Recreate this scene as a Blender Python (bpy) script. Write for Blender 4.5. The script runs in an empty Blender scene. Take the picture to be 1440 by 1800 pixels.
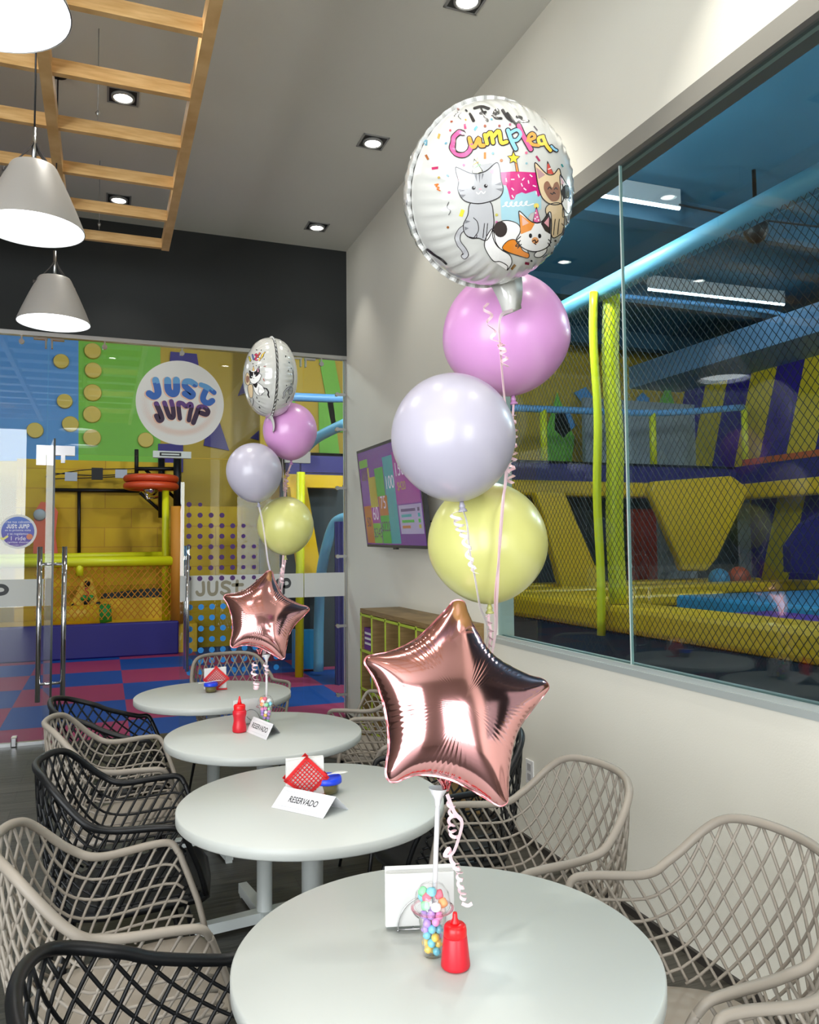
import bpy, bmesh, math, random
import numpy as np
from mathutils import Vector, Matrix

# ------------------------------------------------------------------ camera
SC = bpy.context.scene
COL = SC.collection
YAW, PITCH, ROLL, FPX, CX, CY, EYE = 0.366984614, 0.0565970029, -0.00897725444, 1394.82742, 720.0, 878.930172, 1.49
def cam_axes():
    cy, sy = math.cos(YAW), math.sin(YAW)
    f = np.array([sy * math.cos(PITCH), cy * math.cos(PITCH), math.sin(PITCH)])
    r = np.array([cy, -sy, 0.0]); u = np.cross(r, f)
    return (math.cos(ROLL) * r + math.sin(ROLL) * u, -math.sin(ROLL) * r + math.cos(ROLL) * u, f)
CR, CU, CF = cam_axes()
EYEP = np.array([0.0, 0.0, EYE])
camd = bpy.data.cameras.new('camera')
cam = bpy.data.objects.new('camera', camd); COL.objects.link(cam)
M = Matrix(((CR[0], CU[0], -CF[0], 0), (CR[1], CU[1], -CF[1], 0), (CR[2], CU[2], -CF[2], EYE), (0, 0, 0, 1)))
cam.matrix_world = M
camd.sensor_fit = 'HORIZONTAL'; camd.sensor_width = 36.0
camd.lens = FPX / 1440.0 * 36.0
camd.shift_y = -(900.0 - CY) / 1440.0
camd.clip_start = 0.02; camd.clip_end = 200
SC.camera = cam

# ------------------------------------------------------------------ light of the place
W = bpy.data.worlds.new('daylight'); SC.world = W; W.use_nodes = True
W.node_tree.nodes['Background'].inputs[0].default_value = (0.93, 0.97, 1.0, 1)
W.node_tree.nodes['Background'].inputs[1].default_value = 8.0
SC.view_settings.view_transform = 'Standard'; SC.view_settings.look = 'None'
SC.view_settings.gamma = 1.0; SC.view_settings.use_curve_mapping = False
SC.view_settings.exposure = 0.25
SC.cycles.use_denoising = True
SC.cycles.max_bounces = 9; SC.cycles.diffuse_bounces = 5; SC.cycles.glossy_bounces = 5
SC.cycles.transparent_max_bounces = 32
SC.cycles.caustics_reflective = False; SC.cycles.caustics_refractive = False
def lamp(name, kind, loc, power, color=(1, 1, 1), size=0.2, size_y=None, aim=None, angle=None, blend=0.5, portal=False):
    d = bpy.data.lights.new(name, kind); d.energy = power; d.color = color
    if kind == 'AREA':
        d.size = size
        if size_y: d.shape = 'RECTANGLE'; d.size_y = size_y
        if portal: d.cycles.is_portal = True
    elif kind == 'SPOT':
        d.spot_size = angle; d.spot_blend = blend; d.shadow_soft_size = size
    else: d.shadow_soft_size = size
    o = bpy.data.objects.new(name, d); COL.objects.link(o); o.location = loc
    if aim is not None:
        o.rotation_euler = (Vector(aim) - Vector(loc)).to_track_quat('-Z', 'Y').to_euler()
    return o
lamp('added_side_portal', 'AREA', (-4.18, -1.6, 1.75), 1, size=2.8, size_y=3.4, aim=(0, -1.6, 1.75), portal=True)  # portal for an opening added in the unseen left wall to brighten the room
POWER_PENDANT, POWER_SPOT, POWER_PARK = 2.2, 64.0, 130.0
# daylight from the open mall front behind the viewer: portals in the two openings
lamp('mall_front_portal', 'AREA', (-2.8, -2.98, 1.85), 1, size=2.8, size_y=3.7, aim=(-2.8, 0, 1.85), portal=True)
lamp('entrance_portal', 'AREA', (0.85, -2.98, 1.4), 1, size=1.3, size_y=2.8, aim=(0.85, 0, 1.4), portal=True)
SPOT_XY = [(x, y) for x in (1.61, 0.07) for y in (6.27, 4.80, 3.35, 1.90, 0.45)] + [(-1.5, 6.27), (-1.5, 3.35), (-1.5, 0.45), (-2.9, 4.8), (-2.9, 1.9)]
PENDANT_Y = [4.65, 3.29, 1.93]
CEIL = 4.13; BACK = 6.763; RIGHT = 2.0; LEFT = -4.2; REAR = -3.0
for i, (x, y) in enumerate(SPOT_XY):
    lamp('spot_beam', 'SPOT', (x, y, CEIL - 0.035), POWER_SPOT * (.3 if y > 4 else 1), (1.0, 0.97, 0.9), 0.04, aim=(x, y, 0), angle=math.radians(78), blend=0.7)
for x, y, z, k in ((-2.5, 9.5, 4.5, .75), (0.4, 9.8, 4.5, .6), (3.0, 7.6, 4.2, 1.3), (3.2, 5.4, 4.2, 1.7), (6.5, 2.6, 4.2, 1.7), (9.2, 4.6, 4.1, 1.7)):
    lamp('park_fill', 'POINT', (x, y, z), POWER_PARK * k, (0.9, 0.96, 1.0), 0.12)  # unseen fill points added to brighten the park, kept out of view

# ------------------------------------------------------------------ helpers
def ray(px, py):
    return (px - CX) / FPX * CR - (py - CY) / FPX * CU + CF
def P(px, py, x=None, y=None, z=None):
    """the point of a real plane (x=, y= or z=) that the photograph shows at px, py"""
    d = ray(px, py)
    if x is not None: t = x / d[0]
    elif y is not None: t = y / d[1]
    else: t = (z - EYE) / d[2]
    return EYEP + d * t
def lin(c):
    return tuple(((v / 255.0) / 12.92 if v / 255.0 <= 0.04045 else ((v / 255.0 + 0.055) / 1.055) ** 2.4) for v in c)
MATS = {}
def mat(name, rgb, rough=0.5, metal=0.0, coat=0.0, emit=0.0, spec=0.5, sss=0.0, trans=0.0, alpha=1.0, bump=None):
    if name in MATS: return MATS[name]
    m = bpy.data.materials.new(name); m.use_nodes = True; nt = m.node_tree
    b = nt.nodes['Principled BSDF']; c = (*lin(rgb), 1)
    b.inputs['Base Color'].default_value = c; b.inputs['Roughness'].default_value = rough
    b.inputs['Metallic'].default_value = metal; b.inputs['Specular IOR Level'].default_value = spec
    b.inputs['Coat Weight'].default_value = coat; b.inputs['Coat Roughness'].default_value = 0.08
    b.inputs['Alpha'].default_value = alpha
    if sss:
        b.inputs['Subsurface Weight'].default_value = sss; b.inputs['Subsurface Radius'].default_value = (0.05, 0.05, 0.05)
        b.inputs['Subsurface Scale'].default_value = 0.3
    if trans: b.inputs['Transmission Weight'].default_value = trans
    if emit:
        b.inputs['Emission Color'].default_value = c; b.inputs['Emission Strength'].default_value = emit
    if bump:
        sc, st = bump
        tc = nt.nodes.new('ShaderNodeTexCoord'); n = nt.nodes.new('ShaderNodeTexNoise'); bp = nt.nodes.new('ShaderNodeBump')
        n.inputs['Scale'].default_value = sc; n.inputs['Detail'].default_value = 4
        bp.inputs['Strength'].default_value = st; bp.inputs['Distance'].default_value = 0.01
        nt.links.new(tc.outputs['Object'], n.inputs['Vector']); nt.links.new(n.outputs['Fac'], bp.inputs['Height'])
        nt.links.new(bp.outputs['Normal'], b.inputs['Normal'])
    MATS[name] = m; return m
def glass_mat(name, tint, r0=0.06, rough=0.0):
    """sheet glass: clear view straight on, mirror-like at a grazing angle (Schlick)"""
    m = bpy.data.materials.new(name); m.use_nodes = True; nt = m.node_tree; nt.nodes.clear()
    out = nt.nodes.new('ShaderNodeOutputMaterial'); mix = nt.nodes.new('ShaderNodeMixShader')
    tr = nt.nodes.new('ShaderNodeBsdfTransparent'); gl = nt.nodes.new('ShaderNodeBsdfGlossy'); lw = nt.nodes.new('ShaderNodeLayerWeight')
    tr.inputs[0].default_value = (*lin(tint), 1); gl.inputs['Roughness'].default_value = rough; lw.inputs['Blend'].default_value = 0.5
    pw = nt.nodes.new('ShaderNodeMath'); pw.operation = 'POWER'; pw.inputs[1].default_value = 8.0
    ma = nt.nodes.new('ShaderNodeMath'); ma.operation = 'MULTIPLY_ADD'; ma.inputs[1].default_value = 1 - r0; ma.inputs[2].default_value = r0
    nt.links.new(lw.outputs['Facing'], pw.inputs[0]); nt.links.new(pw.outputs[0], ma.inputs[0]); nt.links.new(ma.outputs[0], mix.inputs[0])
    nt.links.new(tr.outputs[0], mix.inputs[1]); nt.links.new(gl.outputs[0], mix.inputs[2])
    nt.links.new(mix.outputs[0], out.inputs[0]); MATS[name] = m; return m
def node_color(name, build, rough=0.5, spec=0.4, bump=0.25):
    """procedural base colour: build(nt, N, L) returns a colour socket (and optionally a height socket)"""
    m = bpy.data.materials.new(name); m.use_nodes = True; nt = m.node_tree; b = nt.nodes['Principled BSDF']
    b.inputs['Roughness'].default_value = rough; b.inputs['Specular IOR Level'].default_value = spec
    N = lambda t: nt.nodes.new(t); L = nt.links.new
    r = build(nt, N, L)
    c, h = r if isinstance(r, tuple) else (r, None)
    L(c, b.inputs['Base Color'])
    if h is not None:
        bp = N('ShaderNodeBump'); bp.inputs['Strength'].default_value = bump; bp.inputs['Distance'].default_value = 0.01
        L(h, bp.inputs['Height']); L(bp.outputs['Normal'], b.inputs['Normal'])
    MATS[name] = m; return m
def ramp(N, L, fac, stops, interp='LINEAR'):
    r = N('ShaderNodeValToRGB'); r.color_ramp.interpolation = interp; e = r.color_ramp.elements
    while len(e) < len(stops): e.new(0.5)
    for el, (p, c) in zip(e, stops): el.position = p; el.color = (*lin(c), 1)
    L(fac, r.inputs[0]); return r.outputs[0]

class MB:
    """collects shapes into one mesh; each face keeps a material index"""
    def __init__(s): s.v = []; s.f = []; s.m = []; s.sm = []
    def add(s, vs, fs, mi=0, smooth=False):
        o = len(s.v); s.v += [tuple(map(float, p)) for p in vs]
        for f in fs: s.f.append([i + o for i in f]); s.m.append(mi); s.sm.append(smooth)
        return s
    def box(s, c, size, mi=0, rot=None, bevel=0.0):
        bm = bmesh.new(); bmesh.ops.create_cube(bm, size=1.0)
        for v in bm.verts: v.co = Vector((v.co.x * size[0], v.co.y * size[1], v.co.z * size[2]))
        if bevel: bmesh.ops.bevel(bm, geom=bm.edges[:] + bm.verts[:], offset=bevel, segments=2, profile=0.5, affect='EDGES')
        R = rot if rot is not None else Matrix.Identity(3)
        if isinstance(R, (int, float)): R = Matrix.Rotation(R, 3, 'Z')
        bm.verts.index_update()
        s.add([Vector(c) + R @ v.co for v in bm.verts], [[v.index for v in f.verts] for f in bm.faces], mi); bm.free(); return s
    def span(s, a, b, mi=0, bevel=0.0):
        a = np.array(a, float); b = np.array(b, float)
        return s.box((a + b) / 2, np.abs(b - a), mi, bevel=bevel)
    def tube(s, pts, r, n=8, mi=0, closed=False, cap=True, flat=None, up=None, smooth=True):
        """sweep: round (r, or one r per point) or flat ribbon (flat=(half width, half thickness))"""
        p = np.array(pts, float); k = len(p)
        rr = np.full(k, r, float) if np.isscalar(r) else np.array(r, float)
        t = np.zeros_like(p)
        if closed: t = np.roll(p, -1, 0) - np.roll(p, 1, 0)
        else: t[1:-1] = p[2:] - p[:-2]; t[0] = p[1] - p[0]; t[-1] = p[-1] - p[-2]
        t /= np.linalg.norm(t, axis=1)[:, None] + 1e-12
        nrm = np.array(up, float) if up is not None else (np.array([0, 0, 1.0]) if abs(t[0][2]) < 0.9 else np.array([1.0, 0, 0]))
        vs = []
        for i in range(k):
            nrm = nrm - t[i] * (nrm @ t[i]); l = np.linalg.norm(nrm)
            if l < 1e-6: nrm = np.cross(t[i], [0.3, 0.5, 0.8]); l = np.linalg.norm(nrm)
            nrm = nrm / l; b = np.cross(t[i], nrm)
            if flat: vs += [p[i] + b * sx * flat[0] + nrm * sz * flat[1] for sx, sz in ((-1, -1), (1, -1), (1, 1), (-1, 1))]
            else: vs += [p[i] + rr[i] * (math.cos(a) * nrm + math.sin(a) * b) for a in np.arange(n) * 2 * math.pi / n]
        q = 4 if flat else n
        fs = [[i * q + j, i * q + (j + 1) % q, (i + 1) % k * q + (j + 1) % q, (i + 1) % k * q + j] for i in range(k if closed else k - 1) for j in range(q)]
        if cap and not closed: fs += [list(range(q))[::-1], list(range((k - 1) * q, k * q))]
        return s.add(vs, fs, mi, smooth and not flat)
    def lathe(s, prof, c=(0, 0, 0), n=32, mi=0, axis=None, smooth=True, cap=True):
        """revolve (r, z) pairs about z (or about axis) through c"""
        vs = []; k = len(prof)
        for r, z in prof:
            vs += [Vector((r * math.cos(a), r * math.sin(a), z)) for a in np.arange(n) * 2 * math.pi / n]
        fs = [[i * n + j, i * n + (j + 1) % n, (i + 1) * n + (j + 1) % n, (i + 1) * n + j] for i in range(k - 1) for j in range(n)]
        if cap and prof[0][0] > 1e-5: fs.append(list(range(n))[::-1])
        if cap and prof[-1][0] > 1e-5: fs.append(list(range((k - 1) * n, k * n)))
        R = Vector(axis).to_track_quat('Z', 'Y').to_matrix() if axis is not None else Matrix.Identity(3)
        return s.add([Vector(c) + R @ v for v in vs], fs, mi, smooth)
    def slab(s, poly, d, mi=0):
        """prism: a planar outline of 3D points pushed along the vector d"""
        p = [np.array(q, float) for q in poly]; n = len(p); d = np.array(d, float)
        vs = p + [q + d for q in p]
        return s.add(vs, [list(range(n))[::-1], list(range(n, 2 * n))] + [[i, (i + 1) % n, n + (i + 1) % n, n + i] for i in range(n)], mi)
    def ball(s, c, r, n=12, mi=0, sq=1.0):
        k = n // 2
        return s.lathe([(max(r * math.sin(a), 0), -r * sq * math.cos(a)) for a in np.linspace(0, math.pi, k + 1)], c, n, mi)
    def build(s, name, ms, parent=None, local=False, label=None):
        me = bpy.data.meshes.new(name)
        off = Vector((0, 0, 0))
        q = parent
        while q is not None and not local: off += q.location; q = q.parent
        me.from_pydata([Vector(v) - off for v in s.v], [], s.f)
        ms = ms if isinstance(ms, (list, tuple)) else [ms]
        for m in ms: me.materials.append(m)
        me.polygons.foreach_set('material_index', s.m); me.polygons.foreach_set('use_smooth', s.sm); me.update()
        bm = bmesh.new(); bm.from_mesh(me); bmesh.ops.remove_doubles(bm, verts=bm.verts, dist=1e-6)
        bmesh.ops.recalc_face_normals(bm, faces=bm.faces); bm.to_mesh(me); bm.free()
        o = bpy.data.objects.new(name, me); COL.objects.link(o)
        if parent: o.parent = parent
        if label: o['label'] = label
        return o
def tag(o, label, cat, group=None):
    o['label'] = label; o['category'] = cat
    if group: o['group'] = group
    return o
def thing(name, label, cat, loc, group=None):
    o = bpy.data.objects.new(name, None); COL.objects.link(o); o.empty_display_size = 0.1; o.location = [float(v) for v in loc]
    return tag(o, label, cat, group)
def structure(name, mb, ms, parent=None):
    o = mb.build(name, ms, parent)
    if parent is None: o['kind'] = 'structure'
    return o
def tree_copy(o, parent=None):
    c = o.copy(); COL.objects.link(c)
    if parent is not None: c.parent = parent
    for ch in list(o.children): tree_copy(ch, c)
    return c
def smooth_path(pts, n=8, closed=False):
    p = np.array(pts, float)
    q = np.vstack([p[-1], p, p[0], p[1]]) if closed else np.vstack([2 * p[0] - p[1], p, 2 * p[-1] - p[-2]])
    out = []
    for i in range(1, len(q) - 2):
        for t in np.arange(n) / n:
            a, b, c, d = q[i - 1], q[i], q[i + 1], q[i + 2]
            out.append(.5 * (2 * b + (c - a) * t + (2 * a - 5 * b + 4 * c - d) * t * t + (3 * b - a - 3 * c + d) * t ** 3))
    if not closed: out.append(p[-1])
    return np.array(out)
def flat_stroke(pts, w, n=5, smooth=True, taper=False):
    """2D brush stroke -> (points, faces) with round ends"""
    p = smooth_path(pts, n) if smooth and len(pts) > 2 else np.array(pts, float)
    if len(p) == 2: p = np.array([p[0] + (p[1] - p[0]) * t for t in np.linspace(0, 1, 5)])
    t = np.gradient(p, axis=0); t /= np.linalg.norm(t, axis=1)[:, None] + 1e-9
    nn = np.c_[-t[:, 1], t[:, 0]]; vs = []; fs = []
    for a, b in zip(p, nn): vs += [a + b * w / 2, a, a - b * w / 2]
    for i in range(len(p) - 1):
        fs += [[3 * i, 3 * i + 1, 3 * i + 4, 3 * i + 3], [3 * i + 1, 3 * i + 2, 3 * i + 5, 3 * i + 4]]
    for e, sg in ((0, -1), (len(p) - 1, 1)):
        o = len(vs); c0 = p[e]; d = t[e] * sg
        m = [c0 + w / 2 * (math.cos(x) * d + math.sin(x) * np.array([-d[1], d[0]])) for x in np.linspace(-math.pi / 2, math.pi / 2, 7)]
        vs += m; vs.append(c0); fs += [[o + j, o + j + 1, len(vs) - 1] for j in range(6)]
    return vs, fs
def flat_fill(poly, step):
    """2D outline -> finely cut (points, faces) so that it can bend onto a curved surface"""
    bm = bmesh.new(); f = bm.faces.new([bm.verts.new((p[0], p[1], 0)) for p in poly])
    bmesh.ops.triangulate(bm, faces=bm.faces[:])
    a = np.array(poly); lo = a.min(0); hi = a.max(0)
    for ax in (0, 1):
        k = lo[ax] + step
        while k < hi[ax]:
            co = [0, 0, 0]; no = [0, 0, 0]; co[ax] = k; no[ax] = 1
            bmesh.ops.bisect_plane(bm, geom=bm.verts[:] + bm.edges[:] + bm.faces[:], plane_co=co, plane_no=no); k += step
    bm.verts.index_update()
    r = [np.array((v.co.x, v.co.y)) for v in bm.verts], [[v.index for v in f.verts] for f in bm.faces]
    bm.free(); return r
def disc2(cx, cy, rx, ry=None, n=20):
    ry = ry or rx
    return [(cx + rx * math.cos(a), cy + ry * math.sin(a)) for a in np.arange(n) * 2 * math.pi / n]
def text2(body, size=1.0, align='CENTER', res=3, bold=0.0):
    """typeset words -> 2D points and faces"""
    cu = bpy.data.curves.new('t', 'FONT'); cu.body = body; cu.size = size; cu.align_x = align; cu.align_y = 'CENTER'; cu.resolution_u = res; cu.offset = bold
    o = bpy.data.objects.new('t', cu); COL.objects.link(o)
    dg = bpy.context.evaluated_depsgraph_get(); me = o.evaluated_get(dg).to_mesh()
    vs = [np.array((v.co.x, v.co.y)) for v in me.vertices]; fs = [list(p.vertices) for p in me.polygons]
    o.evaluated_get(dg).to_mesh_clear(); bpy.data.objects.remove(o); bpy.data.curves.remove(cu)
    return vs, fs
def arr(s): return [tuple(float(v) for v in a.split(',')) for a in s.split()]
RND = random.Random(7)

# ------------------------------------------------------------------ room materials
def m_floor(nt, N, L):
    tc = N('ShaderNodeTexCoord'); mp = N('ShaderNodeMapping'); L(tc.outputs['Object'], mp.inputs[0])
    br = N('ShaderNodeTexBrick'); br.inputs['Scale'].default_value = 1.0; br.inputs['Brick Width'].default_value = 1.3; br.inputs['Row Height'].default_value = 0.19
    br.inputs['Mortar Size'].default_value = 0.002; br.offset = 0.37
    br.inputs['Color1'].default_value = (*lin((66, 65, 60)), 1); br.inputs['Color2'].default_value = (*lin((82, 80, 74)), 1); br.inputs['Mortar'].default_value = (*lin((50, 46, 42)), 1)
    L(mp.outputs[0], br.inputs['Vector'])
    m2 = N('ShaderNodeMapping'); m2.inputs['Scale'].default_value = (1.6, 22, 1); L(tc.outputs['Object'], m2.inputs[0])
    nz = N('ShaderNodeTexNoise'); nz.inputs['Scale'].default_value = 2.0; nz.inputs['Detail'].default_value = 7; nz.inputs['Distortion'].default_value = 0.6; L(m2.outputs[0], nz.inputs['Vector'])
    g = ramp(N, L, nz.outputs['Fac'], [(0.3, (150, 145, 138)), (0.5, (225, 222, 216)), (0.72, (255, 253, 248))])
    mx = N('ShaderNodeMix'); mx.data_type = 'RGBA'; mx.blend_type = 'MULTIPLY'; mx.inputs[0].default_value = 1.0
    L(br.outputs['Color'], mx.inputs[6]); L(g, mx.inputs[7]); return mx.outputs[2], nz.outputs['Fac']
node_color('floor_planks', m_floor, 0.42, 0.4)
def m_wood(a, b):
    def f(nt, N, L):
        tc = N('ShaderNodeTexCoord'); m2 = N('ShaderNodeMapping'); m2.inputs['Scale'].default_value = (3, 3, 30); L(tc.outputs['Object'], m2.inputs[0])
        nz = N('ShaderNodeTexNoise'); nz.inputs['Scale'].default_value = 2.2; nz.inputs['Detail'].default_value = 5; L(m2.outputs[0], nz.inputs['Vector'])
        return ramp(N, L, nz.outputs['Fac'], [(0.32, a), (0.68, b)])
    return f
node_color('pine', m_wood((206, 160, 98), (232, 192, 132)), 0.45)
node_color('shelf_wood', m_wood((122, 98, 58), (148, 122, 78)), 0.5)
def m_paint(c, amt=8):
    def f(nt, N, L):
        tc = N('ShaderNodeTexCoord'); nz = N('ShaderNodeTexNoise'); nz.inputs['Scale'].default_value = 1.3; nz.inputs['Detail'].default_value = 3; L(tc.outputs['Object'], nz.inputs['Vector'])
        n2 = N('ShaderNodeTexNoise'); n2.inputs['Scale'].default_value = 140; L(tc.outputs['Object'], n2.inputs['Vector'])
        return ramp(N, L, nz.outputs['Fac'], [(0.3, tuple(v - amt for v in c)), (0.7, c)]), n2.outputs['Fac']
    return f
node_color('wall_paint', m_paint((238, 235, 222), 4), 0.7, 0.25, .05)
node_color('ceiling_paint', m_paint((226, 225, 216), 3), 0.85, 0.15, .04)
node_color('charcoal_paint', m_paint((54, 56, 56), 4), 0.75, 0.2, .04)
node_color('side_wall_paint', m_paint((150, 146, 138), 6), 0.8, 0.2, .04)
mat('white_trim', (196, 204, 202), 0.35, 0.3); mat('grey_frame', (150, 147, 138), 0.5); mat('dark_strip', (52, 48, 45), 0.5)
mat('aluminium', (188, 190, 190), 0.28, 1.0); mat('steel', (205, 205, 208), 0.18, 1.0); mat('chrome', (225, 225, 228), 0.06, 1.0)
glass_mat('clear_glass', (246, 250, 248), 0.045); glass_mat('park_glass', (222, 234, 234), 0.05)
mat('frosted_film', (214, 216, 212), 0.6, alpha=0.82)
mat('black_plastic', (26, 26, 28), 0.4); mat('glass_edge', (222, 236, 230), 0.2)

# ------------------------------------------------------------------ room shell
structure('floor', MB().span((LEFT, REAR - 6, -0.1), (RIGHT + 0.12, BACK - 0.02, 0)), MATS['floor_planks'])
structure('ceiling', MB().span((LEFT - 0.1, REAR - 0.1, CEIL), (RIGHT + 0.12, BACK + 0.1, CEIL + 0.1)), MATS['ceiling_paint'])
TOPZ = 3.157
structure('wall_back', MB().span((LEFT, BACK - 0.03, TOPZ + 0.02), (RIGHT, BACK + 0.1, CEIL)), MATS['charcoal_paint'])
SILL, HEAD, WEND = 0.975, 3.17, 3.92
wr = MB(); T = 0.12
wr.span((RIGHT, REAR, 0), (RIGHT + T, BACK + 0.1, SILL)); wr.span((RIGHT, REAR, HEAD), (RIGHT + T, BACK + 0.1, CEIL))
wr.span((RIGHT, WEND, SILL), (RIGHT + T, BACK + 0.1, HEAD)); wr.span((RIGHT, REAR, SILL), (RIGHT + T, -1.6, HEAD))
structure('wall_right', wr, MATS['wall_paint'])
structure('foot_strip_right', MB().span((RIGHT - 0.014, REAR, 0), (RIGHT, BACK - 0.03, 0.03)), MATS['dark_strip'])  # thin dark strip along the foot of the right wall
structure('wall_left', MB().span((LEFT - 0.1, -0.2, 0), (LEFT, BACK + 0.1, CEIL)).span((LEFT - 0.1, REAR, 3.45), (LEFT, -0.2, CEIL)), MATS['side_wall_paint'])  # the gap towards the rear is added to let in side light
wq = MB()   # rear wall with the open mall front and the entrance
wq.span((LEFT, REAR - 0.1, 3.75), (RIGHT + T, REAR, CEIL)); wq.span((-1.4, REAR - 0.1, 0), (0.2, REAR, 3.75)); wq.span((1.5, REAR - 0.1, 0), (RIGHT + T, REAR, 3.75))
wq.span((0.2, REAR - 0.1, 2.8), (1.5, REAR, 3.75))
structure('wall_rear', wq, MATS['side_wall_paint'])
# right wall: window frame, sill channel, two panes with a silicone joint
fr = MB(); fr.span((RIGHT - 0.006, -1.6, 3.09), (RIGHT + 0.05, WEND, HEAD)); fr.span((RIGHT + 0.05, -1.6, 3.075), (RIGHT + 0.11, WEND, 3.15))
structure('trim_1', fr, MATS['grey_frame'])
sl = MB(); sl.span((RIGHT - 0.006, -1.6, SILL - 0.022), (RIGHT + 0.02, WEND, SILL + 0.004)); sl.span((RIGHT + 0.004, -1.6, SILL), (RIGHT + 0.02, WEND, SILL + 0.02)); sl.span((RIGHT + 0.046, -1.6, SILL), (RIGHT + 0.07, WEND, SILL + 0.02))
structure('trim_2', sl, MATS['white_trim'])
JY = 2.743
structure('window_1', MB().span((RIGHT + 0.022, JY + 0.0032, SILL), (RIGHT + 0.034, WEND, 3.1)), MATS['park_glass'])
structure('window_2', MB().span((RIGHT + 0.022, -1.6, SILL), (RIGHT + 0.034, JY - 0.0032, 3.1)), MATS['park_glass'])
structure('trim_3', MB().span((RIGHT + 0.021, JY - 0.003, SILL), (RIGHT + 0.034, JY + 0.003, 3.1)), MATS['glass_edge'])

# back glass wall
GY0, GY1 = BACK - 0.006, BACK + 0.006
HX0, HX1, MIDX, TZ = -0.426, 1.609, 0.58, 2.225
structure('trim_4', MB().span((LEFT, BACK - 0.03, TOPZ - 0.012), (RIGHT, BACK + 0.03, TOPZ + 0.022)), MATS['aluminium'])
structure('trim_5', MB().span((RIGHT - 0.018, BACK - 0.012, 0), (RIGHT - 0.002, BACK + 0.012, TOPZ)), MATS['aluminium'])
structure('trim_6', MB().span((LEFT, BACK - 0.02, 0.0), (HX0, BACK + 0.02, 0.025)), MATS['aluminium'])
def pane(name, x0, x1, z0, z1):
    return structure(name, MB().span((x0, GY0, z0), (x1, GY1, z1)), MATS['clear_glass'])
pane('window_3', LEFT, HX0 - 0.004, 0.02, TOPZ)
pane('window_4', HX0, HX1, TZ + 0.004, TOPZ)
w5 = pane('window_5', HX1 + 0.006, RIGHT - 0.02, 0.02, TOPZ)
# clamps along the top rail, the jamb and the joints
def clamp(x, z, hang, owner):
    b = MB()
    if hang: b.span((x - 0.006, BACK - 0.022, z), (x + 0.006, BACK - 0.01, TOPZ)); b.lathe([(0.0, -0.012), (0.02, -0.012), (0.02, 0.012), (0, 0.012)], (x, BACK - 0.02, z), 14, axis=(0, -1, 0))
    else: b.span((x - 0.1, BACK - 0.02, z - 0.012), (x, BACK - 0.008, z + 0.012)); b.lathe([(0, -0.014), (0.018, -0.014), (0.018, 0.014), (0, 0.014)], (x - 0.085, BACK - 0.018, z), 14, axis=(0, -1, 0))
    return b
holders = MB()
for px, py in ((38, 600), (184, 610), (320, 621), (565, 640)):
    q = P(px, py, y=BACK - 0.02); b = clamp(q[0], q[2], True, None); holders.add(b.v, b.f, smooth=False)
for py in (482, 0):
    pass
for py in (694, 755, 858, 978, 1100, 1221):
    q = P(603, py, y=BACK - 0.02); b = clamp(RIGHT - 0.004, q[2], False, None); holders.add(b.v, b.f)
for xx in (HX0, HX1):
    holders.span((xx - 0.11, BACK - 0.018, TOPZ - 0.035), (xx - 0.012, BACK + 0.018, TOPZ - 0.02)); holders.span((xx + 0.012, BACK - 0.018, TOPZ - 0.035), (xx + 0.11, BACK + 0.018, TOPZ - 0.02))
    holders.span((xx - 0.028, BACK - 0.018, TOPZ - 0.1), (xx - 0.016, BACK + 0.018, TOPZ - 0.035)); holders.span((xx + 0.016, BACK - 0.018, TOPZ - 0.1), (xx + 0.028, BACK + 0.018, TOPZ - 0.035))
structure('trim_7', holders, MATS['steel'])
hp = MB()   # pivot fittings of the two leaves and the magnetic lock
a = P(70, 792, y=BACK)
hp.span((HX0 - 0.075, BACK - 0.02, TZ - 0.01), (HX0 + 0.2, BACK + 0.02, TZ + 0.065)); hp.span((HX0 - 0.075, BACK - 0.02, TZ - 0.09), (HX0 - 0.005, BACK + 0.02, TZ - 0.01))
hp.span((HX0 + 0.1, BACK - 0.02, TZ - 0.07), (HX0 + 0.13, BACK + 0.02, TZ - 0.01))
structure('trim_8', hp, MATS['steel'])
structure('trim_9', MB().span((HX1 - 0.16, BACK - 0.022, TZ - 0.015), (HX1 + 0.06, BACK + 0.022, TZ + 0.085)), MATS['frosted_film'])
lk = MB().span((0.36, BACK - 0.03, TZ - 0.005), (0.66, BACK + 0.02, TZ + 0.05), 0).span((0.41, BACK - 0.033, TZ + 0.008), (0.58, BACK - 0.028, TZ + 0.038), 1).span((0.425, BACK - 0.036, TZ + 0.017), (0.565, BACK - 0.03, TZ + 0.028), 0)
tag(lk.build('magnetic_lock', [MATS['white_trim'], MATS['black_plastic']]), 'white magnetic door lock with a black slot above the closed glass door leaf', 'lock')

# door leaves with bar handles
def bar_handle(parent, base, nrm, z0=0.487, z1=1.5):
    base = np.array(base, float); nrm = np.array(nrm, float)
    for sg in (1, -1):
        b = MB(); c = base + nrm * 0.075 * sg
        b.tube([(c[0], c[1], z0), (c[0], c[1], z1)], 0.0165, 16); b.build('door_handle', MATS['chrome'], parent)
    b = MB()
    for z in (z0 + 0.115, z1 - 0.115):
        b.tube([base + nrm * 0.07 + np.array([0, 0, z]), base - nrm * 0.07 + np.array([0, 0, z])], 0.009, 12)
    b.build('handle_stud', MATS['chrome'], parent)
d2 = structure('door_2', MB().span((MIDX, GY0, 0.012), (HX1, GY1, TZ - 0.004)), MATS['clear_glass'])
bar_handle(d2, (0.633, BACK, 0), (0, 1, 0))
hx, hy, ex, ey = HX0 + 0.004, BACK - 0.03, -0.3165, 5.72
dv = np.array([ex - hx, ey - hy, 0]); dv /= np.linalg.norm(dv); dn = np.array([dv[1], -dv[0], 0])
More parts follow.
